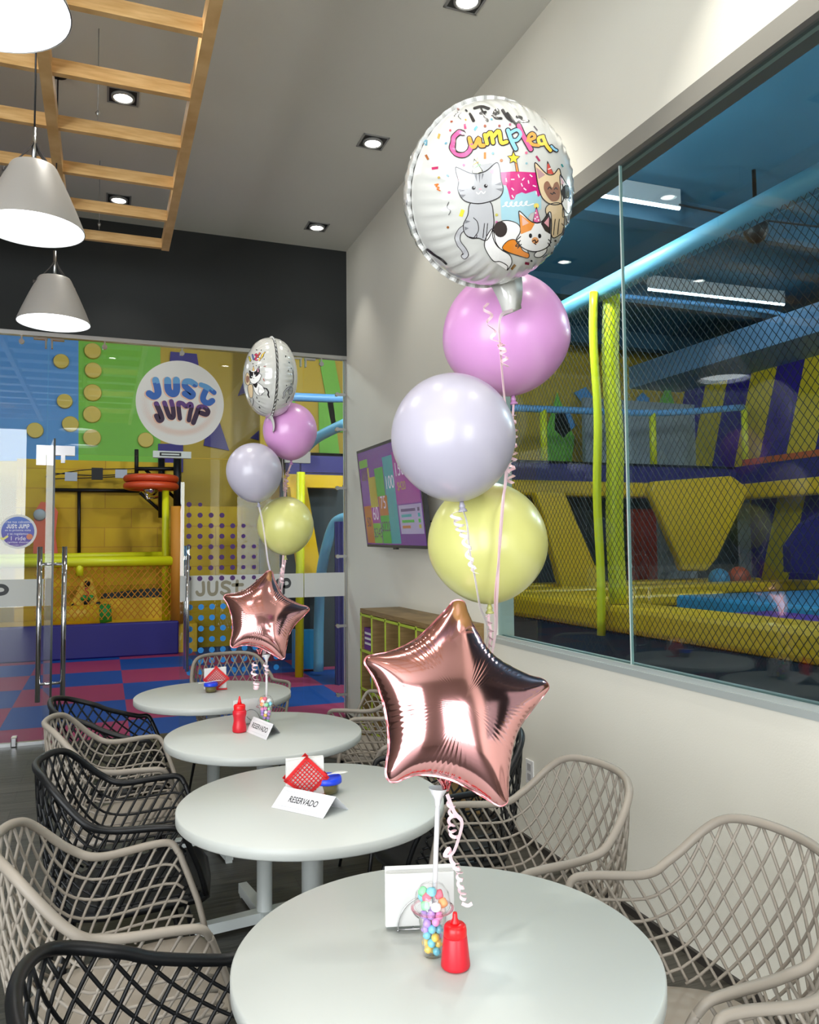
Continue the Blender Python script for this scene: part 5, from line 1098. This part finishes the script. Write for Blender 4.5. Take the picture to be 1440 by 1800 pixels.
# siamese
BE, BR = (232, 206, 164), (150, 104, 80)
A.fill([(1140, 796), (1218, 792), (1240, 880), (1228, 980), (1206, 1008), (1168, 1030), (1150, 1010), (1136, 920), (1112, 838)], BE, 1.6, True, 6)
A.fill([(1036, 518), (1050, 512), (1120, 584), (1168, 586), (1204, 546), (1222, 620), (1236, 740), (1216, 790), (1150, 796), (1090, 750), (1060, 660), (1048, 590)], BE, 2, True, 7)
A.fill([(1158, 680), (1130, 636), (1104, 650), (1104, 700), (1150, 772), (1200, 764), (1212, 700), (1196, 642), (1172, 650)], BR, 2.6, True)
A.fill([(1046, 536), (1110, 590), (1064, 620)], (190, 150, 150), 2.6, False); A.fill([(1124, 498), (1122, 580), (1168, 588)], (210, 84, 74), 2.8, False, 5); A.line([(1130, 552), (1150, 544)], 7, (246, 230, 220), 3.3)
for pts in ([(1128, 690), (1140, 676), (1152, 690)], [(1172, 692), (1184, 680), (1192, 692)], [(1146, 718), (1160, 726), (1168, 712), (1178, 722)]): A.line(pts, 6, DK, 3.2)
for pts in ([(1178, 900), (1164, 1010)], [(1206, 900), (1192, 1006)], [(1222, 930), (1240, 960), (1226, 1010)]): A.line(pts, 5, DK, 2.2)
# black and white cat at the far edge
A.fill([(1240, 770), (1280, 780), (1290, 900), (1262, 930), (1250, 880), (1228, 880)], WH, 1.2, True, 5)
A.fill([(1212, 590), (1252, 650), (1290, 690), (1296, 780), (1268, 862), (1226, 800), (1222, 740), (1216, 690)], WH, 2.2, True, 6); A.fill([(1220, 700), (1252, 660), (1286, 700), (1280, 760), (1252, 740), (1236, 760)], (42, 40, 42), 2.8, True); A.fill([(1216, 604), (1240, 646), (1222, 660)], (220, 180, 190), 2.8, False)
A.line([(280, 1112), (330, 1150), (390, 1190), (410, 1210)], 16, (40, 38, 40), 1); A.line([(150, 770), (152, 800)], 12, (40, 38, 40), 1)
A.mb.build('printed_design', A.ms, b1)
# neck tab and ribbon of the near round balloon
def tab(f, name, par, m, bend=1):
    o = f.c - f.v * f.a * .97; b = MB(); L = []
    for k in np.linspace(0, 1, 9):
        p = o + (-f.v * .35 - np.array([0, 0, .8])) * (.058 * k) + f.n * (.014 * math.sin(k * 2.2) * bend); w = .036 - .017 * k + .004 * (k > .9); L.append((p, w, .004 * (1 - k) + .0012))
    vs = []
    for p, w, t_ in L: vs += [p - f.u * w + f.n * .0, p + f.n * t_ * 1.6, p + f.u * w, p - f.n * t_ * 1.6]
    fs = [[4 * i + j, 4 * i + (j + 1) % 4, 4 * i + 4 + (j + 1) % 4, 4 * i + 4 + j] for i in range(8) for j in range(4)] + [[0, 1, 2, 3], [35, 34, 33, 32]]
    b.add(vs, fs, 0, True); b.build(name, m, par); return L[-1][0]
tip1 = tab(F1, 'neck_tab', b1, MATS['foil_white'])
def ribbon(mb, pts, w=.0032, n=6, th=.00025): mb.tube(smooth_path(pts, n), .001, flat=(w, th), up=(.3, -1, .1))
def curl(mb, pts, rad, turns, w=.0030, rad1=None):
    p = smooth_path(pts, 10); k = int(turns * 14); idx = np.linspace(0, len(p) - 1, k); q = np.array([[np.interp(i, np.arange(len(p)), p[:, j]) for j in range(3)] for i in idx])
    out = []
    for i, c in enumerate(q):
        a = i / k * turns * 2 * math.pi; r = rad + ((rad1 if rad1 is not None else rad) - rad) * i / k
        out.append(c + np.array([math.cos(a) * r, math.sin(a) * r, .25 * r * math.sin(a + .6)]))
    mb.tube(out, .001, flat=(w, .00025), up=(0, 0, 1))
STICK = P(785, 1392, y=1.375)
rb = MB(); yq = 1.285
ribbon(rb, [tip1 + [0, -.004, .004], P(879, 560, y=yq - .03), P(881, 630, y=yq - .03), P(887, 700, y=yq), P(893, 760, y=yq + .01), P(880, 950, y=yq + .01), P(871, 1040, y=yq + .04), P(866, 1140, y=1.42), P(820, 1300, y=1.46), STICK + [.004, .01, .0]])
curl(rb, [P(853, 533, y=yq - .03), P(860, 560, y=yq - .03), P(868, 592, y=yq - .03), P(882, 610, y=yq - .03)], .006, 3.5); curl(rb, [P(882, 606, y=yq - .04), P(886, 622, y=yq - .04), P(887, 645, y=yq - .04)], .0055, 3)
rb.build('ribbon', MATS['ribbon_pink'], b1)
def latex(label, cpx, knot, rpx, y, rgb, key, group, stretch=1.17):
    c = P(*cpx, y=y); k0 = P(*knot, y=y); ax = c - k0; L = np.linalg.norm(ax); ax = ax / L
    r = np.linalg.norm(P(cpx[0] + rpx, cpx[1], y=y) - c)
    t = thing('latex_balloon', label, 'balloon', c, group)
    prof = []; Lb = L - .012
    for a in np.linspace(0, math.pi, 40):
        x = math.sin(a); z = math.cos(a)
        if z >= 0: prof.append((r * x, r * 1.04 * z))
        else: prof.append((r * x * (1 - .10 * z * z) + .0035 * (a > 3.0), Lb * z))
    prof = prof[::-1]; prof[0] = (.0032, -Lb); prof[-1] = (0, r * 1.04)
    m = mat(key, rgb, .3, coat=.16, sss=.15)
    MB().lathe(prof, c, 56, axis=ax).build('body', m, t)
    kb = MB().lathe([(0, 0), (.004, 0), (.0062, .004), (.0045, .008), (.0036, .0135)], c - ax * (Lb + .013), 16, axis=ax); kp = c - ax * (Lb + .014)
    kb.lathe([(.003, .004), (.0068, .0), (.0088, -.004), (.0082, -.0055), (.004, -.002)], kp, 16, axis=ax, cap=False); kb.build('knot', mat(key + '_knot', tuple(int(v * .9) for v in rgb), .3), t)
    return t, c, kp, ax
PINK, LAV, YEL = (214, 154, 208), (182, 178, 193), (205, 204, 126)
# near bouquet
t, c, kp, ax = latex('pink latex balloon below the large round printed balloon', (890, 596), (903, 705), 96, 1.50, PINK, 'latex_pink', 'near bouquet latex balloons')
b = MB(); ribbon(b, [kp, P(898, 780, y=1.45), P(889, 850, y=1.37), P(884, 880, y=1.32), P(878, 960, y=1.30), P(874, 1050, y=1.33), P(868, 1135, y=1.43), P(825, 1300, y=1.47), STICK + [.002, .012, .002]]); curl(b, [P(901, 730, y=1.46), P(903, 790, y=1.42), P(897, 850, y=1.36)], .0075, 9, rad1=.006); b.build('ribbon', MATS['ribbon_pink'], t)
t, c, kp, ax = latex('pale lavender latex balloon left of the near pink balloon', (797, 770), (813, 893), 97, 1.33, LAV, 'latex_lavender', 'near bouquet latex balloons')
b = MB(); ribbon(b, [kp, P(821, 920, y=1.29), P(826, 970, y=1.285), P(834, 1010, y=1.29), P(843, 1062, y=1.33), P(856, 1130, y=1.44), P(810, 1310, y=1.46), STICK + [-.003, .011, .003]]); curl(b, [P(800, 900, y=1.29), P(808, 925, y=1.285), P(818, 945, y=1.285), P(828, 985, y=1.285), P(836, 1008, y=1.285)], .009, 8, rad1=.004); b.build('ribbon', MATS['ribbon_white'], t)
t, c, kp, ax = latex('yellow latex balloon above the near pink star', (857, 957), (861, 1072), 92, 1.44, YEL, 'latex_yellow', 'near bouquet latex balloons')
b = MB(); ribbon(b, [kp, P(859, 1090, y=1.44), P(860, 1135, y=1.45), P(815, 1300, y=1.465), STICK + [.0, .012, .004]]); curl(b, [P(856, 1082, y=1.43), P(862, 1110, y=1.44), P(864, 1138, y=1.45)], .005, 4); b.build('ribbon', MATS['ribbon_pink'], t)
# star balloon
SO = arr('650,128 668,106 700,98 732,104 748,124 772,200 822,300 890,420 965,492 1060,545 1180,600 1252,618 1288,640 1303,672 1288,702 1212,800 1135,900 1082,1000 1052,1120 1036,1250 1032,1395 1026,1440 992,1462 955,1452 860,1396 760,1338 650,1288 540,1262 430,1256 350,1278 290,1303 246,1298 224,1256 226,1180 240,1080 235,950 215,820 185,720 140,610 98,545 82,512 90,482 118,466 220,448 330,408 420,358 500,288 570,214 620,164')
c0 = P(797, 1240, y=1.363); d_, r_, u_ = frame_at(c0); sn = -d_ * .95 + r_ * .27 + u_ * .10; sn /= np.linalg.norm(sn)
sv = np.array([0, 0, 1.0]) - sn * sn[2]; sv /= np.linalg.norm(sv); su = np.cross(sv, sn)
def to_plane(px, py):
    d = ray(px, py); t_ = ((c0 - EYEP) @ sn) / (d @ sn); p = EYEP + d * t_ - c0; return np.array([p @ su, p @ sv])
out2 = smooth_path([to_plane(x / 3.789 + 620, y / 3.789 + 1030) for x, y in SO], 6, True)
def poisson_height(poly, n=150):
    lo, hi = poly.min(0) - .01, poly.max(0) + .01; h = (hi - lo).max() / n; nx, ny = int((hi[0] - lo[0]) / h) + 2, int((hi[1] - lo[1]) / h) + 2
    X, Y = np.meshgrid(lo[0] + np.arange(nx) * h, lo[1] + np.arange(ny) * h, indexing='ij'); ins = np.zeros(X.shape, bool)
    a, b = poly, np.roll(poly, -1, 0)
    for (x0, y0), (x1, y1) in zip(a, b):
        if y0 == y1: continue
        c = (Y < max(y0, y1)) & (Y >= min(y0, y1)) & (X < (x1 - x0) * (Y - y0) / (y1 - y0) + x0); ins ^= c
    f = np.zeros(X.shape)
    for it in range(2600):
        f[1:-1, 1:-1] = .25 * (f[2:, 1:-1] + f[:-2, 1:-1] + f[1:-1, 2:] + f[1:-1, :-2]) + 1.0; f *= ins
    f /= f.max()
    def samp(p):
        g = (p - lo) / h; i = np.clip(g.astype(int), 0, [nx - 2, ny - 2]); t_ = g - i
        return ((1 - t_[0]) * (1 - t_[1]) * f[i[0], i[1]] + t_[0] * (1 - t_[1]) * f[i[0] + 1, i[1]] + (1 - t_[0]) * t_[1] * f[i[0], i[1] + 1] + t_[0] * t_[1] * f[i[0] + 1, i[1] + 1])
    return samp
def star_meshes(c, su, sv, sn, poly, T):
    hs = poisson_height(poly); ctr = np.array([0., 0.]); n = 640
    seg = np.r_[0, np.cumsum(np.linalg.norm(np.diff(np.vstack([poly, poly[:1]]), axis=0), axis=1))]; tt = np.linspace(0, seg[-1], n, endpoint=False); cl = np.vstack([poly, poly[:1]])
    o = np.c_[np.interp(tt, seg, cl[:, 0]), np.interp(tt, seg, cl[:, 1])]; rad = np.linalg.norm(o, axis=1)
    conc = np.clip((rad.max() * .82 - rad) / (rad.max() * .35), 0, 1)
    K = 30; rho = 1 - (1 - np.linspace(0, 1, K + 1)[1:]) ** 1.6; mb = MB()
    for sd in (1, -1):
        vs = [c + sn * sd * T * math.sqrt(hs(ctr))]
        for r in rho:
            for i in range(n):
                p = o[i] * r * .999; dist = rad[i] * (1 - r); h = T * math.sqrt(max(hs(p), 0)) if r < .9999 else 0.0
                wv = math.sin(tt[i] / .0125 * 2 * math.pi + 2 * math.sin(tt[i] * 37)) * (.6 + .4 * math.sin(tt[i] * 61)) * conc[i]
                h += .0019 * wv * math.exp(-dist / .026) * min(1, dist / .006)
                vs.append(c + su * p[0] + sv * p[1] + sn * sd * h)
        fs = [[0, 1 + j, 1 + (j + 1) % n] for j in range(n)] + [[1 + (i - 1) * n + j, 1 + i * n + j, 1 + i * n + (j + 1) % n, 1 + (i - 1) * n + (j + 1) % n] for i in range(1, K) for j in range(n)]
        mb.add(vs, fs, 0, True)
    rm = MB(); vs = []
    tg = np.roll(o, -1, 0) - np.roll(o, 1, 0); tg /= np.linalg.norm(tg, axis=1)[:, None]; nr = np.c_[tg[:, 1], -tg[:, 0]]
    if (nr * o).sum() < 0: nr = -nr
    for i in range(n):
        wz = .0006 * math.sin(i * .21) + .0007 * math.sin(i * .13)
        for q, z in ((-.002, .0006), (-.002, -.0006), (.0022, -.0003), (.0022, .0003)): p = o[i] + nr[i] * q; vs.append(c + su * p[0] + sv * p[1] + sn * (z + wz * (q > 0)))
    rm.add(vs, [[4 * k + j, 4 * k + (j + 1) % 4, 4 * ((k + 1) % n) + (j + 1) % 4, 4 * ((k + 1) % n) + j] for k in range(n) for j in range(4)])
    return mb, rm
st = thing('star_foil_balloon', 'large rose gold star foil balloon over the nearest table', 'balloon', c0)
mb, rm = star_meshes(c0, su, sv, sn, out2, .066)
mb.build('body', MATS['foil_rose'], st); rm.build('seam', MATS['foil_rose_rim'], st)
gath = MB(); k0 = P(783, 1374, y=1.372)
for i in range(9):
    a = i / 9 * 2 * math.pi; gath.tube([k0 + [.016 * math.cos(a), .005 * math.sin(a), .006], k0 + [.007 * math.cos(a + .4), .003 * math.sin(a), -.006], k0 + [.004 * math.cos(a), .003 * math.sin(a), -.016]], .003, flat=(.004, .0006))
gath.build('gathered_neck', MATS['foil_rose_rim'], st)
b = MB(); yr_ = 1.345
curl(b, [P(790, 1405, y=yr_), P(796, 1430, y=yr_), P(793, 1455, y=yr_), P(800, 1470, y=yr_)], .006, 5)
ribbon(b, [P(786, 1396, y=yr_), P(799, 1428, y=yr_ - .01), P(812, 1445, y=yr_ - .012), P(806, 1475, y=yr_ - .01), P(796, 1500, y=yr_ - .005), P(782, 1505, y=yr_), P(790, 1492, y=yr_), P(793, 1512, y=yr_), P(800, 1522, y=yr_)], .004)
curl(b, [P(801, 1520, y=yr_), P(807, 1535, y=yr_), P(811, 1560, y=yr_), P(815, 1580, y=yr_)], .005, 6); ribbon(b, [P(812, 1588, y=yr_), P(822, 1592, y=yr_), P(830, 1588, y=yr_)], .003)
b.build('curled_ribbon', MATS['ribbon_pink'], st)
# candy cup with the balloon stick
CUP1 = P(761, 1678, z=ZN)
CANDY = [((244, 160, 214), 'pink'), ((246, 246, 242), 'white'), ((120, 204, 226), 'sky blue'), ((188, 152, 226), 'lilac'), ((160, 222, 170), 'mint green'), ((246, 208, 96), 'yellow')]
mat('marsh_mint', (150, 226, 170), .7); mat('marsh_blue', (140, 210, 228), .7); mat('marsh_orange', (250, 172, 116), .7); mat('marsh_pink', (242, 120, 140), .7); mat('marsh_white', (246, 246, 244), .7)
def candy_cup(c, label, lean):
    t = thing('candy_cup', label, 'candy cup', c, 'candy cups with balloon sticks'); c = np.array(c)
    MB().lathe([(0, .0005), (.0175, .0005), (.019, .003), (.0265, .079), (.029, .080), (.029, .0815), (.0255, .0815), (.0175, .004), (0, .003)], c, 40).build('cup', MATS['clear_plastic'], t)
    MB().lathe([(.030, .081), (.0385, .082), (.0385, .0845), (.034, .0855), (.0335, .092), (.030, .110), (.021, .1225), (.006, .1285), (.0055, .1275), (.02, .1215), (.029, .1095), (.0325, .092), (.0325, .085), (.030, .083)], c, 44, cap=False).build('dome_lid', MATS['clear_plastic'], t)
    MB().lathe([(.0345, .0822), (.0392, .0822), (.0392, .0842), (.0345, .0852)], c, 44, cap=False).build('lid_rim', MATS['pink_plastic'], t)
    b_ = c + [.004, .002, .075]; e_ = c + [.004 + lean, .002, .275]
    MB().tube([b_, e_], .0047, 14).build('stick', MATS['frost_plastic'], t)
    a_ = (e_ - b_) / np.linalg.norm(e_ - b_); MB().lathe([(.005, -.012), (.007, 0), (.018, .020), (.0175, .0205), (.0062, .001), (.004, -.01)], e_, 22, axis=a_, cap=False).build('holder_cup', MATS['frost_plastic'], t)
    return t
candy_cup(CUP1, 'clear cup of candy with a balloon stick beside the ketchup on the nearest table', .010)
CUP2 = P(467, 1277, z=ZN); candy_cup(CUP2, 'clear cup of candy with a balloon stick behind the folded card on the third table', 0.0)
cm = [mat('candy_' + n.replace(' ', '_'), c, .3, coat=.3) for c, n in CANDY]
for ci, (cc, where) in enumerate(((CUP1, 'nearest'), (CUP2, 'third'))):
    rc = .0077; zl = .0105; lay = 0; protoc = {}
    while zl < .079:
        R_ = .0178 + (.0258 - .0178) * zl / .079 - rc; nn_ = int(2 * math.pi * R_ / (2 * rc * .98)); ph = RND.random() * 6
        spots = [(R_ * math.cos(ph + k * 2 * math.pi / nn_), R_ * math.sin(ph + k * 2 * math.pi / nn_)) for k in range(nn_)] + [(0.0, 0.001)]
        for k, (x, y) in enumerate(spots):
            if y > R_ * .55: continue      # the far side of the filling is hidden by the rest
            z = zl + (.0030 if k % 2 else 0)
            i = RND.randrange(6)
            if i not in protoc:
                o = MB().ball((0, 0, 0), rc, 16).build('round_candy', cm[i]); protoc[i] = o
                tag(o, f'small round {CANDY[i][1]} candy in the clear cup on the {where} table', 'candy', f'round {CANDY[i][1]} candies in the cup on the {where} table')
            else: o = protoc[i].copy(); COL.objects.link(o)
            o.location = [cc[0] + x, cc[1] + y, cc[2] + z]
        zl += .0128; lay += 1
    mm = [('marsh_mint', 'mint green'), ('marsh_orange', 'orange'), ('marsh_blue', 'pale blue'), ('marsh_pink', 'coral pink'), ('marsh_white', 'white')]; pm = {}
    for x, y, z, i in ((-.017, -.008, .093, 0), (.0, -.018, .091, 4), (.017, -.010, .093, 1), (-.012, -.004, .105, 3), (.013, .0, .105, 3), (-.016, .006, .112, 0), (-.004, -.006, .114, 2), (-.014, .012, .100, 2), (.004, .012, .100, 0)):
        if ci: i = (i + 1) % 5
        s = math.sqrt(x * x + y * y)
        if i not in pm:
            o = MB().lathe([(0, -.007), (.006, -.007), (.0078, -.0045), (.008, .0), (.0078, .0045), (.006, .007), (0, .007)], (0, 0, 0), 14, axis=(.5, .6, .7)).build('marshmallow', MATS[mm[i][0]]); pm[i] = o
            tag(o, f'{mm[i][1]} marshmallow under the dome lid on the {where} table', 'marshmallow', f'{mm[i][1]} marshmallows on the {where} table')
        else: o = pm[i].copy(); COL.objects.link(o)
        o.location = [cc[0] + x, cc[1] + y, cc[2] + z]; o.rotation_euler = (RND.random() * 3, RND.random() * 3, 0)
# far bouquet
o2 = thing('star_foil_balloon', 'smaller looking rose gold star foil balloon over the third table', 'balloon', (0, 0, 0))
c2 = P(463, 1084, y=3.349); o2.location = c2
for ch in list(st.children):
    if ch.name.startswith('curled'): continue
    k = ch.copy(); COL.objects.link(k); k.parent = o2
b = MB(); yr_ = 3.31; curl(b, [P(450, 1162, y=yr_), P(447, 1180, y=yr_), P(451, 1200, y=yr_), P(450, 1210, y=yr_)], .011, 7, w=.004); curl(b, [P(465, 1165, y=yr_), P(470, 1175, y=yr_), P(468, 1185, y=yr_)], .008, 3, w=.004); b.build('curled_ribbon', MATS['ribbon_pink'], o2)
ST2 = P(465, 1162, y=3.355)
c3 = P(475, 664, y=3.33); d_, r_, u_ = frame_at(c3)
F2 = Foil(c3, -r_ * .985 - d_ * .17 + u_ * .03, .168, .112)
b2 = thing('round_foil_balloon', 'round white foil balloon with cats seen edge-on over the third table', 'balloon', c3)
F2.body().build('body', MATS['foil_white'], b2); F2.seam().build('seam', MATS['foil_seam'], b2)
A = Print(F2, 10.0, 420, 580)
for x, y, w, h, a, cc in ((325, 352, 30, 12, 10, DK), (465, 642, 40, 14, 0, (150, 70, 70)), (453, 878, 14, 44, 5, (190, 80, 60)), (870, 572, 34, 14, 35, DK), (855, 706, 12, 44, 5, DK), (810, 466, 12, 36, -20, DK), (903, 950, 14, 36, 35, DK), (330, 1190, 12, 40, -20, DK), (380, 1360, 14, 40, -40, DK), (256, 594, 30, 12, 0, DK), (850, 372, 10, 34, -10, (150, 140, 150))): A.rect(x, y, w, h, a, cc)
for x, y in ((410, 358), (466, 514), (900, 786), (912, 674), (810, 974), (366, 1256), (676, 1226), (318, 628)): A.dot(x, y, 9, DK)
for pts, w, cc in (([(190, 480), (210, 540)], 26, (190, 180, 60)), ([(250, 440), (270, 520)], 20, (90, 110, 170)), ([(300, 440), (330, 430), (320, 480), (300, 520), (330, 530)], 22, (190, 50, 90)), ([(345, 480), (380, 410)], 22, (200, 90, 60)), ([(370, 500), (385, 530), (370, 536)], 18, (240, 190, 90)), ([(400, 500), (470, 400)], 20, (236, 200, 90))): A.line(pts, w, cc, 1.5, edge=12)
A.fill([(140, 760), (180, 770), (210, 860), (190, 960), (140, 960), (115, 880)], BE, 1, True, 7); A.fill([(140, 810), (185, 820), (185, 900), (150, 930), (130, 880)], BR, 1.6, True)
A.fill([(170, 980), (240, 960), (260, 1060), (250, 1180), (200, 1180), (170, 1080)], BE, 1, True, 7)
A.fill([(270, 940), (360, 930), (440, 1000), (470, 1070), (440, 1120), (370, 1150), (310, 1110), (270, 1020)], WH, 1.4, True, 7); A.line([(370, 1000), (360, 1060), (372, 1140)], 7, DK, 2); A.fill([(264, 946), (340, 930), (330, 1000), (310, 1016), (280, 990)], (40, 36, 40), 2, True)
A.fill([(192, 714), (240, 740), (310, 730), (366, 640), (380, 700), (376, 760), (412, 800), (380, 880), (300, 944), (230, 930), (196, 860), (200, 790)], WH, 2.2, True, 8)
A.fill([(194, 716), (240, 744), (262, 740), (262, 800), (240, 850), (204, 846), (200, 780)], (40, 36, 40), 2.8, True); A.fill([(280, 738), (320, 726), (366, 648), (376, 700), (372, 770), (320, 820), (288, 800)], (40, 36, 40), 2.8, True); A.fill([(350, 690), (368, 668), (362, 740), (340, 740)], (220, 160, 180), 3.3, False)
A.fill([(268, 630), (250, 720), (290, 722)], (226, 190, 120), 3, False, 6)
for x, y in ((240, 820), (300, 796)): A.dot(x, y, 10, (250, 250, 250), 3.4)
A.line([(262, 850), (280, 856)], 8, DK, 3.4)
A.line([(450, 1020), (510, 1040), (535, 1110), (540, 1180)], 26, (40, 36, 40), 1.2); A.line([(770, 1190), (785, 1100), (830, 1040), (890, 1010)], 22, GR, 1.2, edge=10); A.line([(812, 1280), (840, 1210), (880, 1170)], 10, (60, 56, 60), 1.2)
A.fill([(860, 1040), (910, 1000), (930, 1060), (900, 1120), (860, 1130)], GR, 1, True, 7); A.line([(930, 700), (950, 860), (930, 960)], 9, (60, 56, 60), 1.2)
A.line([(260, 1200), (270, 1260), (250, 1330)], 10, (60, 60, 64), 1.2); A.line([(200, 1210), (220, 1270)], 10, (60, 60, 64), 1.2)
A.mb.build('printed_design', A.ms, b2); tip2 = tab(F2, 'neck_tab', b2, MATS['foil_white'], -1)
b = MB(); ribbon(b, [tip2, P(496, 800, y=3.52), P(500, 960, y=3.52), P(492, 1010, y=3.46), P(470, 1120, y=3.43), ST2 + [.003, .02, .01]], .004); b.build('ribbon', MATS['ribbon_white'], b2)
t, c, kp, ax = latex('pink latex balloon of the far bouquet beside the edge-on printed balloon', (510, 757), (512, 814), 46, 3.42, PINK, 'latex_pink', 'far bouquet latex balloons')
b = MB(); ribbon(b, [kp, P(505, 835, y=3.44), P(502, 860, y=3.50), P(497, 990, y=3.48), P(484, 1060, y=3.46), ST2 + [.002, .02, .012]], .004); curl(b, [P(506, 828, y=3.41), P(503, 850, y=3.44), P(502, 864, y=3.46)], .009, 5, w=.004); b.build('ribbon', MATS['ribbon_pink'], t)
t, c, kp, ax = latex('pale lavender latex balloon of the far bouquet', (447, 829), (455, 888), 48, 3.30, LAV, 'latex_lavender', 'far bouquet latex balloons')
b = MB(); ribbon(b, [kp, P(462, 920, y=3.34), P(470, 980, y=3.40), P(476, 1030, y=3.44), ST2 + [-.003, .02, .014]], .004); b.build('ribbon', MATS['ribbon_white'], t)
t, c, kp, ax = latex('yellow latex balloon of the far bouquet above the far star', (502, 924), (502, 981), 48, 3.42, YEL, 'latex_yellow', 'far bouquet latex balloons')
b = MB(); ribbon(b, [kp, P(498, 1010, y=3.43), P(494, 1040, y=3.45), ST2 + [.0, .02, .016]], .004); curl(b, [P(500, 988, y=3.41), P(496, 1008, y=3.41), P(496, 1024, y=3.42)], .008, 5, w=.004); b.build('ribbon', MATS['ribbon_pink'], t)
